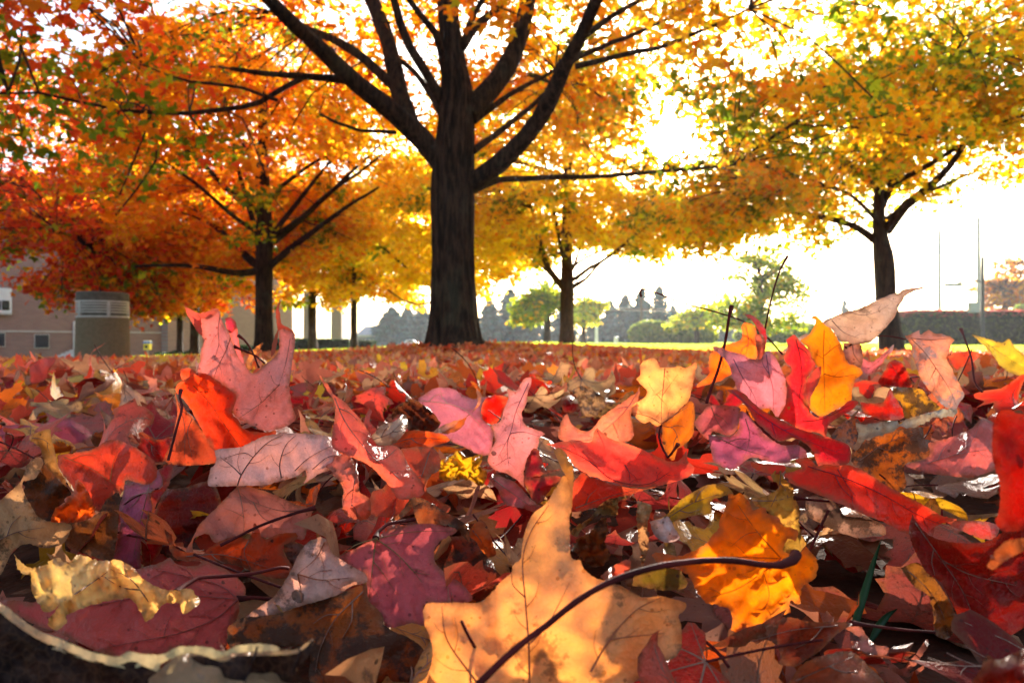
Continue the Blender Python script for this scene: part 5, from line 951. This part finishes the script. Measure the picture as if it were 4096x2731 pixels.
H('small coral chip', 'small coral leaf chip above the thick stem, right of centre', .33, 30, 0, (196, 60, 40), (206, 104, 84), 'U', 'M', "1765,2362 1850,2290 1960,2247 1962,2330 1880,2390 1790,2380", [])
H('olive leaf right', 'olive-brown leaf behind the thick stem, below the tan dangling strip', .37, 45, 0, (120, 90, 24), (140, 110, 50), 'T', 'M', "1980,2420 2000,2350 2100,2320 2180,2240 2200,2120 2260,2150 2300,2300 2352,2400 2300,2450 2150,2450", spots=.5)
# right
H('glowing amber leaf', 'glowing amber-orange ragged leaf lit from behind, lower right of centre', .31, 28, -5, (248, 116, 2), (240, 150, 40), 'T', 'N', "370,1802 410,1812 450,1800 500,1862 540,1912 600,1897 640,1942 700,1962 740,2022 822,2042 820,2122 780,2102 745,2140 735,2190 830,2212 880,2157 930,2202 966,2282 940,2382 860,2432 850,2542 780,2522 778,2602 720,2612 640,2642 600,2692 540,2702 490,2702 380,2742 390,2662 370,2582 290,2552 210,2532 150,2452 100,2362 30,2312 -60,2300 -130,2250 -140,2205 -80,2200 20,2222 120,2192 200,2152 260,2082 300,2032 310,1962 350,1882", ["720,2240 600,2330 430,2440 250,2500", "720,2240 560,2060 430,1880", "720,2240 400,2230 100,2240", "600,2330 640,2480 600,2600", "560,2060 480,2080 380,2160"], [], tl=.66, tb=1.25, spots=.3, crumple=.3, spotc=(.10, .02, .005), vc=(200, 90, 10))
H('tan holed leaf', 'tan-yellow leaf with a hole standing behind the glowing amber leaf', .36, 18, 15, (200, 140, 50), (200, 150, 84), 'U', 'N', "510,1832 600,1822 680,1782 700,1742 660,1702 650,1672 710,1642 740,1702 800,1762 812,1832 850,1912 842,1962 850,2062 890,2132 880,2162 820,2212 720,2202 720,2132 740,2072 640,1942 560,1892", ["720,1660 700,1780 640,1920", "520,1850 680,1850 800,1820"], spots=.55, crumple=.5)
H('olive-gold leaf', 'olive-gold leaf at the left of the glowing amber leaf', .38, 35, -10, (190, 130, 20), (180, 130, 50), 'T', 'N', "-150,1990 -60,1950 50,1842 150,1782 230,1742 330,1742 400,1802 360,1812 250,1852 250,1932 130,1952 0,1990 -100,2040", ["-100,2010 100,1880 350,1790"], spots=.45)
H('crimson ribbon leaf', 'long crimson leaf twisting down to the right, right of centre', .42, 32, 8, (214, 20, 34), (226, 70, 90), 'T', 'N', "358,1112 400,1103 470,1130 540,1200 640,1272 760,1332 850,1372 950,1402 1120,1450 1180,1490 1188,1560 1170,1602 1100,1622 1000,1612 975,1632 930,1520 870,1460 800,1432 700,1450 620,1380 560,1332 520,1272 490,1222 420,1150", ["390,1115 560,1260 760,1390 950,1470 1130,1540"], bend=.6, tb=1.5, spots=.15, vc=(150, 40, 60))
H('long scarlet sweeping leaf', 'long scarlet leaf sweeping down right from below the crimson ribbon leaf', .36, 36, 5, (222, 36, 20), (216, 92, 84), 'T', 'N', [
  ("745,1667 860,1632 815,1580 900,1567 970,1622 1010,1607 1100,1617 1180,1612 1280,1652 1400,1732 1550,1812 1700,1892 1800,1952 1900,1980 1760,2020 1740,2090 1650,2072 1560,2072 1400,1992 1200,1912 1000,1822 870,1772 750,1712", 'T', 0), ("1820,1950 1900,1985 2040,1987 2150,2002 2187,2042 2150,2102 2080,2110 1950,2060 1850,2010", 'U', .004), ("512,1592 560,1600 640,1605 745,1618 735,1665 650,1672 570,1650 520,1620", 'T', .004)],
  ["900,1620 1150,1700 1400,1810 1650,1950 1900,2050", "1100,1640 1160,1740 1220,1820"], [("810,1832 950,1848 1100,1862 1250,1912 1330,1950", .8, .36, .37)], bend=.7, tb=1.5, spots=.15, vc=(150, 40, 40))
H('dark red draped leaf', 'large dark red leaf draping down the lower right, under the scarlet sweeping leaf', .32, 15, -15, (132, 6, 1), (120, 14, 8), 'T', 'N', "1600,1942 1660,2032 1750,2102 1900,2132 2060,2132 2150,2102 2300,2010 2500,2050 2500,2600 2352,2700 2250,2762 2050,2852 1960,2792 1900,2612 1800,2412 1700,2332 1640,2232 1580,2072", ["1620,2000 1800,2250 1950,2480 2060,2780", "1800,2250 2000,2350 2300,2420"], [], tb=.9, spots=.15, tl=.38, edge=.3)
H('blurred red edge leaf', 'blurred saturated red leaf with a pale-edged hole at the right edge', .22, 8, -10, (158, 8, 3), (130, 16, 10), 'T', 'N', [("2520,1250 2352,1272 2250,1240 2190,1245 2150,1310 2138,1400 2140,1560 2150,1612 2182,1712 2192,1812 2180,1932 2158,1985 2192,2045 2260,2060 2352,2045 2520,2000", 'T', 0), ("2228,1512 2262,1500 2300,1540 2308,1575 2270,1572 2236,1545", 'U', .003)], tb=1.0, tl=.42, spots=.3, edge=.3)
H('pale mauve upright leaf', 'pale mauve-pink upright leaf with freckles and thin dark veins, right of the peach leaf', .48, 12, 5, (214, 80, 90), (222, 164, 166), 'U', 'N', "252,820 290,816 380,850 440,862 500,890 560,905 590,892 615,850 660,862 700,920 740,1010 756,1080 750,1200 722,1280 690,1292 640,1230 560,1240 500,1200 440,1130 400,1040 370,950 335,895 290,855", ["620,870 640,1000 665,1100 670,1250", "400,900 460,1020 540,1150 560,1230", "640,1000 600,940 590,900", "520,1100 510,1180"], spots=.35, bend=.4, vc=(130, 80, 90))
H('flame-orange leaf', 'flame-orange leaf behind the pale mauve upright leaf', .52, 10, 0, (250, 96, 16), (236, 120, 60), 'T', 'N', "450,690 475,655 540,680 556,740 550,910 480,900 420,880 400,980 370,1010 300,1050 150,1088 230,1010 235,960 240,880 300,830 360,800 450,770 460,720", ["480,670 500,780 480,880", "300,850 330,940 250,1040"], [("765,205 720,290 680,400 640,560 612,700", .75, .52, .53), ("-221,478 -229,452 -212,430 -160,440 -80,470 5,505 120,540 300,590 470,650 620,750 730,870", .8, .62, .56), ("388,545 370,620 345,780 300,960 250,1100 218,1195", 1.2, .50, .48)], tb=1.8, spots=.3)
H('thin crimson hook leaf', 'thin crimson leaf curl with a tan flap beside the flame-orange leaf', .50, 5, 20, (206, 20, 44), (214, 150, 110), 'T', 'N', [("470,600 520,604 570,640 612,700 624,760 614,835 605,875 592,820 580,740 545,670 500,622", 'T', 0), ("552,730 600,742 612,800 604,880 575,905 560,862 545,760", 'U', -.006)], bend=.8)
H('vivid red lobed leaf', 'vivid red lobed leaf with a tiny hole, between the mauve and the orange leaf', .46, 22, -8, (220, 26, 34), (222, 96, 84), 'T', 'N', [("755,775 800,735 830,760 850,790 900,830 930,890 950,950 905,1010 880,1100 890,1180 920,1260 980,1292 1100,1242 1180,1180 1240,1187 1210,1230 1110,1292 1040,1342 1020,1420 980,1402 850,1372 740,1312 700,1292 750,1200 760,1100 750,1030 780,1000 790,960 750,920 738,880 765,830", 'T', 0), ("993,950 985,1010 960,1080 920,1150 905,1250 880,1180 875,1110 900,1030 950,965", 'U', .006)], ["820,770 850,900 860,1050 840,1200 900,1320", "860,1320 1000,1300 1200,1200"], [], tb=1.6, spots=.25, spotc=(.25, .12, .02), bend=.4, vc=(150, 30, 20))
H('golden-orange pointed leaf', 'bright golden-orange leaf with pointed lobes and a hooked tip, right side', .5, 8, 5, (248, 124, 8), (240, 160, 80), 'T', 'N', "875,635 920,618 955,608 1000,650 1060,702 1110,780 1140,850 1170,930 1205,940 1266,980 1260,1010 1220,1042 1200,1100 1190,1182 1120,1222 1050,1262 980,1285 920,1240 905,1180 912,1100 955,990 962,950 920,880 895,820 850,778 900,740 935,690 950,640 920,628", ["1010,705 1004,850 1008,1000 1015,1250", "1006,880 1080,820 1120,800", "1008,1000 1100,1020 1240,1000", "1006,900 950,860 930,830"], [], tb=1.8, spots=.3, spotc=(.16, .05, .01), vc=(180, 80, 20))
H('big tan beak leaf', 'big tan-pink folded leaf with a long thin beak pointing up right', .5, 18, 18, (196, 140, 112), (212, 178, 160), 'U', 'N', "1712,405 1700,416 1645,435 1580,460 1560,475 1530,512 1505,562 1480,622 1420,692 1370,742 1340,772 1300,792 1220,802 1140,782 1110,772 1060,702 1000,655 1080,612 1160,582 1250,560 1350,512 1450,470 1512,455 1548,428 1620,424", ["1010,655 1100,605 1180,590 1260,605 1350,590 1440,540", "1060,640 1140,720 1240,760", "1180,590 1320,510 1450,480"], [("1150,822 1250,775 1360,747 1450,747 1560,768", .7, .49, .48)], bend=.9, spots=.5, vc=(140, 100, 90))
H('tan leg under the beak leaf', 'tan leaf part hanging below the big beaked leaf', .49, 10, 0, (200, 110, 80), (196, 150, 134), 'U', 'N', "1140,792 1255,802 1262,945 1205,932 1170,925 1140,850", ["1200,800 1210,870 1255,930"], spots=.4)
H('grey-tan corner piece', 'pale grey leaf corner poking out left of the golden-orange leaf', .55, 10, 0, (200, 160, 140), (216, 190, 178), 'U', 'N', "730,840 800,790 850,745 900,728 895,745 860,782 880,800 860,840 760,850")
H('mottled drooping leaf', 'tan-pink drooping leaf mottled with grey blotches, far right', .48, 14, -8, (214, 110, 70), (206, 150, 132), 'U', 'N', "1550,742 1600,732 1650,703 1655,736 1712,704 1745,727 1800,730 1850,750 1886,775 1860,802 1850,852 1830,892 1862,952 1905,1042 1952,1132 1940,1172 1912,1202 1890,1242 1830,1230 1760,1162 1700,1092 1660,1032 1630,952 1600,872 1590,802", ["1600,770 1680,850 1760,960 1850,1100 1900,1220", "1590,760 1720,770 1870,760", "1760,960 1720,1040"], [("1930,700 1960,780 2000,900 2020,1050 2070,1120", .9, .55, .5)], spots=.85, spotc=(.16, .13, .13), bend=.6, vc=(120, 80, 70))
H('yellow right-hand leaf', 'yellow pointed leaf lying against the right edge', .8, 30, 10, (226, 170, 40), (220, 170, 70), 'T', 'N', "2000,735 2100,762 2200,790 2250,762 2292,820 2360,880 2420,1010 2280,1002 2200,952 2120,852", ["2030,745 2180,850 2350,960"], spots=.3)
H('cream scroll leaf', 'whitish tightly rolled leaf lying crosswise, far right', .42, 30, 0, (190, 160, 110), (216, 196, 172), 'U', 'N', "1215,1330 1260,1336 1350,1330 1450,1320 1510,1314 1520,1342 1550,1310 1650,1280 1740,1250 1820,1234 1902,1240 1890,1282 1830,1292 1760,1292 1680,1332 1600,1362 1512,1352 1480,1382 1350,1420 1280,1442 1240,1502 1198,1505 1240,1420", [], bend=1.5, spots=.5, crumple=.5, spotc=(.12, .10, .08))
H('tiger-spotted brown leaf', 'orange-brown leaf covered with black spots under the cream scroll leaf', .44, 40, 0, (176, 80, 16), (160, 90, 40), 'T', 'N', "1040,1440 1120,1340 1230,1300 1290,1440 1350,1422 1500,1372 1660,1352 1680,1422 1760,1482 1702,1562 1550,1612 1560,1750 1480,1800 1300,1680 1200,1600 1190,1500 1120,1450", ["1250,1580 1400,1480 1650,1380"], spots=1.0, tb=1.2)
H('plain pink right leaf', 'smooth pink leaf with a curled white edge near the right edge', .40, 45, -5, (206, 70, 60), (204, 124, 116), 'U', 'N', "2070,1295 2142,1322 2200,1400 2200,1560 2170,1632 2080,1672 1980,1694 1800,1682 1650,1652 1560,1612 1700,1560 1720,1502 1710,1466 1850,1430 1990,1370", ["1700,1600 1900,1540 2140,1500", "1900,1540 2000,1450 2070,1310"], bend=.5, spots=.08, vc=(180, 110, 100))
H('dark red wedge', 'deep red leaf with black dashes left of the mottled drooping leaf', .60, 20, 0, (168, 12, 10), (150, 40, 40), 'T', 'N', "1440,922 1500,905 1562,972 1600,1092 1500,1100 1400,1082 1370,1052 1402,1002", ["1450,930 1510,1010 1580,1080"], tb=1.3, spots=.4)
H('scarlet leaf under the blotched one', 'scarlet leaf lying flat left below the mottled drooping leaf', .52, 45, 0, (190, 24, 10), (180, 60, 50), 'T', 'N', "1250,1190 1400,1190 1450,1100 1500,1180 1560,1260 1540,1300 1400,1310 1280,1260", tb=1.3, spots=.5)
H('gold mottled leaf', 'gold and grey mottled leaf spreading below the mottled drooping leaf', .50, 42, 0, (200, 130, 20), (170, 130, 70), 'T', 'N', "1450,1080 1520,1090 1660,1100 1700,1150 1790,1230 1700,1260 1560,1300 1530,1200 1480,1150", spots=.9)
H('coral far-right leaf', 'flat red-coral leaf between the mottled drooping leaf and the yellow one', .8, 40, 0, (226, 60, 30), (214, 90, 70), 'T', 'N', "1840,880 1900,855 2000,848 2050,862 2030,910 1960,940 1900,975 1860,930", tb=1.3)
H('pink slanting leaf', 'pink leaf slanting upward between the beaked leaf and the deep red wedge', .65, 25, 10, (206, 80, 90), (214, 130, 124), 'U', 'N', "1480,800 1470,840 1420,900 1360,980 1300,1010 1265,980 1262,900 1330,920 1400,870", ["1470,820 1380,910 1290,980"])
H('shadowed mauve leaf', 'shadowed mauve leaf with a jagged top under the peach and mauve leaves', .44, 25, 0, (200, 70, 70), (182, 112, 112), 'U', 'N', "130,1330 180,1270 250,1212 430,1222 442,1280 420,1380 352,1412 262,1385 232,1440 180,1400", ["250,1220 290,1320 350,1400"], spots=.2)
H('mauve spread leaf', 'wide mauve leaf spreading left below the crimson ribbon leaf', .43, 38, 0, (190, 60, 90), (180, 112, 124), 'U', 'N', "232,1410 352,1420 430,1380 450,1250 520,1300 560,1350 700,1470 840,1480 900,1560 800,1570 760,1600 640,1590 520,1560 400,1640 280,1600 250,1520", ["300,1430 450,1500 640,1560", "480,1300 510,1420 480,1540"], spots=.3)
H('chestnut underleaf', 'dark chestnut leaf stretching below the glowing amber leaf', .285, 45, 0, (120, 34, 12), (140, 66, 50), 'T', 'N', "380,2752 500,2702 640,2662 780,2632 900,2662 1190,2672 1100,2742 1000,2842 900,2912 830,2962 780,2962 700,2942 720,2912 700,2842 640,2792 530,2782 460,2832 300,2832 200,2862 50,2952 -80,3000 -60,2900 120,2862 240,2832", ["1100,2690 800,2720 500,2800"], [("1190,2672 1400,2700 1560,2720 1750,2735", .8, .30, .32)], spots=.3, tl=.35)
H('torn pink ribbon', 'torn pale pink ribbon of leaf hanging in the dark hollow at lower right', .30, 25, 0, (180, 80, 60), (204, 140, 130), 'U', 'N', "1110,2682 1240,2692 1300,2762 1360,2822 1440,2832 1450,2912 1520,2985 1600,2912 1700,2777 1716,2802 1640,2932 1580,3012 1680,2955 1680,2982 1620,3022 1540,3032 1450,2982 1400,2912 1300,2872 1200,2832 1190,2792 1260,2782", spots=.2)
H('russet bottom leaf', 'russet leaf at the very bottom, right of the biggest peach leaf', .26, 50, 0, (130, 50, 24), (150, 80, 60), 'U', 'N', "740,3130 850,2962 1000,2892 1180,2862 1280,2932 1400,3130", ["820,3060 1000,2980 1200,2900"], spots=.2)
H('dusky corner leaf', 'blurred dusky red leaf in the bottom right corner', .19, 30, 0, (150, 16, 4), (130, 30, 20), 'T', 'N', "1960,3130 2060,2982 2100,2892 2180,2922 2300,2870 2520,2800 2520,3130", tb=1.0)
H('orange blurred sliver', 'blurred orange sliver in front of the dark red draped leaf', .2, 20, 0, (200, 80, 30), (190, 90, 40), 'T', 'N', "2105,2290 2160,2190 2240,2120 2352,2100 2500,2080 2500,2160 2352,2190 2220,2260 2140,2315")
H('brown-gold hollow leaf', 'brown and gold leaf standing in the dark hollow at the lower right', .335, 15, 20, (150, 84, 24), (110, 66, 34), 'T', 'N', "1525,2302 1640,2270 1750,2372 1842,2512 1902,2662 1850,2772 1760,2752 1742,2612 1710,2492 1620,2432 1570,2372", ["1560,2310 1700,2440 1800,2600 1840,2740"], spots=.7)
H('grey spotted roll', 'grey-tan spotted rolled leaf under the scarlet sweeping leaf', .375, 20, 0, (150, 100, 80), (160, 126, 108), 'U', 'N', "880,1830 960,1820 1080,1862 1150,1950 1250,1962 1400,2010 1420,2080 1330,2090 1240,2100 1100,2060 980,2000 900,1950", spots=.9, bend=1.0)
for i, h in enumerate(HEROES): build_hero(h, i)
NH = len(HEROES)

# two grass blades in the hollow
GB = simple('grass_blade', (.018, .07, .02), (.01, .045, .014), 30, .5, .4, .1, .001)
for (s, lab) in (("1140,2880 1210,2700 1300,2400 1350,2240 1395,2112", 'taller dark green grass blade in the lower right hollow'), ("1320,2800 1380,2690 1440,2620 1500,2577", 'shorter dark green grass blade in the lower right hollow')):
    Q = crom(FP('N', s), 10); n = len(Q); t = np.gradient(Q, axis=0); t /= np.linalg.norm(t, axis=1)[:, None]; nn = np.stack([-t[:, 1], t[:, 0]], 1); w = (np.sin(np.linspace(.5, 3.05, n)) * 17)[:, None]
    A = np.array([W(q[0], q[1], .34) for q in Q - nn * w]); B = np.array([W(q[0], q[1], .343) for q in Q + nn * w]); M_ = np.array([W(q[0], q[1], .345) for q in Q]); q = np.arange(n - 1)
    o = link('grass_blade', mesh_np('grass_blade', np.vstack([A, M_, B]), [np.vstack([np.stack([q, q + 1, n + q + 1, n + q], 1), np.stack([n + q, n + q + 1, 2 * n + q + 1, 2 * n + q], 1)])], [GB])); tag(o, lab, 'grass blade')

# ------------------------------------------------------------------ fallen leaves: the other near ones
PAL = {'scarlet': (196, 30, 16), 'crimson': (160, 14, 26), 'orange': (222, 96, 18), 'golden': (224, 150, 28), 'coral': (206, 72, 50), 'brown': (130, 62, 26), 'tan': (192, 138, 92), 'maroon': (110, 14, 12), 'rust': (180, 66, 18)}
NM = list(PAL); PW = [.16, .10, .13, .11, .12, .07, .17, .05, .09]
variants = []
for s in range(34):
    me, q, rs = leaf_mesh(900 + s, RNG.uniform(.5, 1.25), .055, .045)
    Ps = stemcurve(q, rs, rs.uniform(.5, .9)); m = MB(); m.tube(crom(Ps, .05), .0085, 6); sm = m.me('leaf_stem', [STEM], True); variants.append((me, sm, q))
hc = [(np.mean([FP(h['fr'], (e if isinstance(e, str) else e[0])).mean(0) for e in h['polys'][:1]], axis=0), h) for h in HEROES]
def relation(px, py, used, col, state):
    o = sorted(hc, key=lambda t: np.hypot(t[0][0] - px, t[0][1] - py))
    def rel(c):
        dx, dy = px - c[0], py - c[1]
        return ('right of' if dx > 0 else 'left of') if abs(dx) > abs(dy) * 1.2 else ('below' if dy > 0 else 'above')
    for j in range(0, 5):
        for stt in (state,):
            s = f"{stt} {col} leaf {rel(o[j][0])} the {o[j][1]['short']}"
            if s not in used and len(s.split()) <= 16: return s
    for a in range(0, 4):
        for b_ in range(a + 1, 6):
            s = f"{state} {col} leaf {rel(o[a][0])} the {o[a][1]['short']}, {rel(o[b_][0])} the {o[b_][1]['short']}"
            if s not in used and len(s.split()) <= 16: return s
    return None
used = set(); count = 0; NEAR = 300 - NH
rs = np.random.default_rng(77); cand = []
yy = .24
pts = []
for _ in range(6000):
    y = rs.uniform(.24, 1.45); x = rs.uniform(-1, 1) * (.78 * y + .06)
    if all((x - a) ** 2 + (y - b) ** 2 > (.034 + .025 * b) ** 2 for a, b in pts): pts.append((x, y))
    if len(pts) >= NEAR: break
first = {}
for (x, y) in pts:
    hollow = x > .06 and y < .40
    col = rs.choice(NM, p=np.array(PW) / sum(PW)) if not hollow else rs.choice(['maroon', 'brown', 'crimson', 'rust']); vi = int(rs.integers(len(variants))); size = rs.uniform(.055, .082) if y < .9 else rs.uniform(.06, .09)  # leaves in the hollow get darker colours that carry its deep shade
    z = float(G(x, y) + pile(x, y)) + rs.uniform(-.012, .012); flip = rs.uniform() < .55; big = rs.uniform() < .22
    if hollow: z -= .02
    if y < .62: z = min(z, .055 + .01 * rs.uniform()) - .012
    px, py = x / y * F + 2048, 1365.5 - (z - CZ) / y * F
    lab = None; tilt = rs.normal(0, 24) + (rs.choice([-1, 1]) * 40 if big and y > .6 else 0)
    state = 'upturned' if abs(tilt) > 45 else ('pale-backed' if flip else 'curled')
    for c2 in (col, *NM):
        lab = relation(px, py, used, c2, state) if c2 == col else None
        if lab: break
    if lab is None: continue
    used.add(lab); me, smesh, q = variants[vi]; root = empty('maple_leaf'); tag(root, lab[0].lower() + lab[1:], 'leaf', 'fallen maple leaves close to the camera')
    bl_ = link('leaf_blade', me, root); st_ = link('leaf_stem', smesh, root)
    c = np.array(s2l(PAL[col])) * rs.uniform(.8, 1.15); bl_.color = (*np.clip(c, 0, 1), 1)
    R = Matrix.Rotation(rs.uniform(0, 6.28), 4, 'Z') @ Matrix.Rotation(math.radians(tilt), 4, 'X') @ Matrix.Rotation(math.radians(rs.normal(0, 20) + (180 if flip else 0)), 4, 'Y')
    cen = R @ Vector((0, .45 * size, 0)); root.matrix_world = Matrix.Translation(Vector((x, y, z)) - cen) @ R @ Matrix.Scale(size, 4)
    count += 1
print('near leaves', NH, count)

# ------------------------------------------------------------------ the rest of the leaf litter: far too many to count
def stuff(nvar, seed0, mstep, ostep, regions, name, label, veins=False):
    rs = np.random.default_rng(seed0); base = []
    for s in range(nvar):
        r2 = np.random.default_rng(seed0 + s); q = rparams(r2, r2.uniform(.5, 1.3)); V, T = fill(outline(r2, .02, ostep), mstep, r2); X = deform(V, q) - [0, .42, 0]; base.append((X, T))
    AV, AF, AC, k = [], [], [], 0
    for (y0, y1, dens, sz, zlo, zhi, tiltsd, xl) in regions:
        n = int(dens * (1.66 * (y1 ** 2 - y0 ** 2) / 2 + .3 * (y1 - y0))); y = np.sqrt(rs.uniform(y0 ** 2, y1 ** 2, n)); x = rs.uniform(-1, 1, n) * (.80 * y + .12)
        ok = (np.hypot(x + .55, y - 7) > .42)
        if y1 > 12: e = 11.8 + np.sin(x * .7) * .5 + rs.normal(0, .5, n); ok &= (y < np.where(x < -9, 26, e + np.clip(-x * .6, 0, 6)))
        x, y = x[ok], y[ok]; n = len(x); z = G(x, y) + (pile(x, y) if y0 < 2.2 else .012) + rs.uniform(zlo, zhi, n)
        var = rs.integers(0, nvar, n); s = sz * rs.uniform(.65, 1.2, n); a = rs.uniform(0, 6.28, n); t = np.radians(rs.normal(0, tiltsd, n)); t2 = np.radians(rs.normal(0, tiltsd, n)) + np.where(rs.uniform(size=n) < .55, np.pi, 0)
        ca, sa, ct, st, cu, su = np.cos(a), np.sin(a), np.cos(t), np.sin(t), np.cos(t2), np.sin(t2)
        Z0 = np.zeros(n); O1 = np.ones(n)
        Rz = np.stack([np.stack([ca, -sa, Z0], 1), np.stack([sa, ca, Z0], 1), np.stack([Z0, Z0, O1], 1)], 1)
        Rx = np.stack([np.stack([O1, Z0, Z0], 1), np.stack([Z0, ct, -st], 1), np.stack([Z0, st, ct], 1)], 1)
        Ry = np.stack([np.stack([cu, Z0, su], 1), np.stack([Z0, O1, Z0], 1), np.stack([-su, Z0, cu], 1)], 1)
        R = Rz @ Rx @ Ry * s[:, None, None]
        pal = np.array([s2l(PAL[m_]) for m_ in NM]); w = np.array(PW) / sum(PW)
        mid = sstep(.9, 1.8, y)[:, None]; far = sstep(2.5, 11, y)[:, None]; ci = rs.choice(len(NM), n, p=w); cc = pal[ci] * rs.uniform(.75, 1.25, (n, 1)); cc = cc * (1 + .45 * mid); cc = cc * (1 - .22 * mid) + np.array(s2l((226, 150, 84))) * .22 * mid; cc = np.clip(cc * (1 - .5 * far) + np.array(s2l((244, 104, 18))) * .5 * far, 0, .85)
        if y0 < .5: cc = cc * .6 + np.array((.05, .014, .006)) * .5  # nearest under-layer: older brown, with shade between the leaves put into the colour
        for v in range(nvar):
            m_ = np.where(var == v)[0]
            if not len(m_): continue
            X, T = base[v]; P = np.einsum('nij,vj->nvi', R[m_], X) + np.stack([x[m_], y[m_], z[m_]], 1)[:, None, :]
            nv = len(X); AV.append(P.reshape(-1, 3)); AF.append((T[None] + (np.arange(len(m_)) * nv)[:, None, None]).reshape(-1, 3) + k); AC.append(np.repeat(cc[m_], nv, 0)); k += len(m_) * nv
    V = np.vstack(AV); V[:, 2] = np.maximum(V[:, 2], G(V[:, 0], V[:, 1]) - .02)
    o = link(name, mesh_np(name, V, [np.vstack(AF)], [LITTER], col=np.vstack(AC))); tag(o, label, 'leaf litter', kind='stuff'); return o
LAB = 'carpet of red, orange and tan fallen leaves spreading back to the trees'
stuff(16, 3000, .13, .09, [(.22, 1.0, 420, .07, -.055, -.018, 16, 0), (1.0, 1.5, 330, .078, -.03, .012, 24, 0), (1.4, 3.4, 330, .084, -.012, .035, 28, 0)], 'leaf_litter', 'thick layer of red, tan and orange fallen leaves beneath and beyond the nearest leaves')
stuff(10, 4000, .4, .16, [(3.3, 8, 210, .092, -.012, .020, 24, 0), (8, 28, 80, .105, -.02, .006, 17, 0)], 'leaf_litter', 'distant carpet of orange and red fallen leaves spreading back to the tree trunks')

# ------------------------------------------------------------------ the thin autumn haze
hm, hn = newmat('thin_haze'); pv = hn.nodes.new('ShaderNodeVolumePrincipled'); pv.inputs['Color'].default_value = (.93, .95, 1, 1)
pv.inputs['Density'].default_value = .0006; pv.inputs['Anisotropy'].default_value = .4
_o = hn.nodes.new('ShaderNodeOutputMaterial'); hn.links.new(pv.outputs[0], _o.inputs['Volume'])
m = MB(); m.box((0, 95, 9), (344, 274, 24)); tag(m.build('haze', hm), 'thin pale autumn haze in the air', 'haze', kind='stuff')
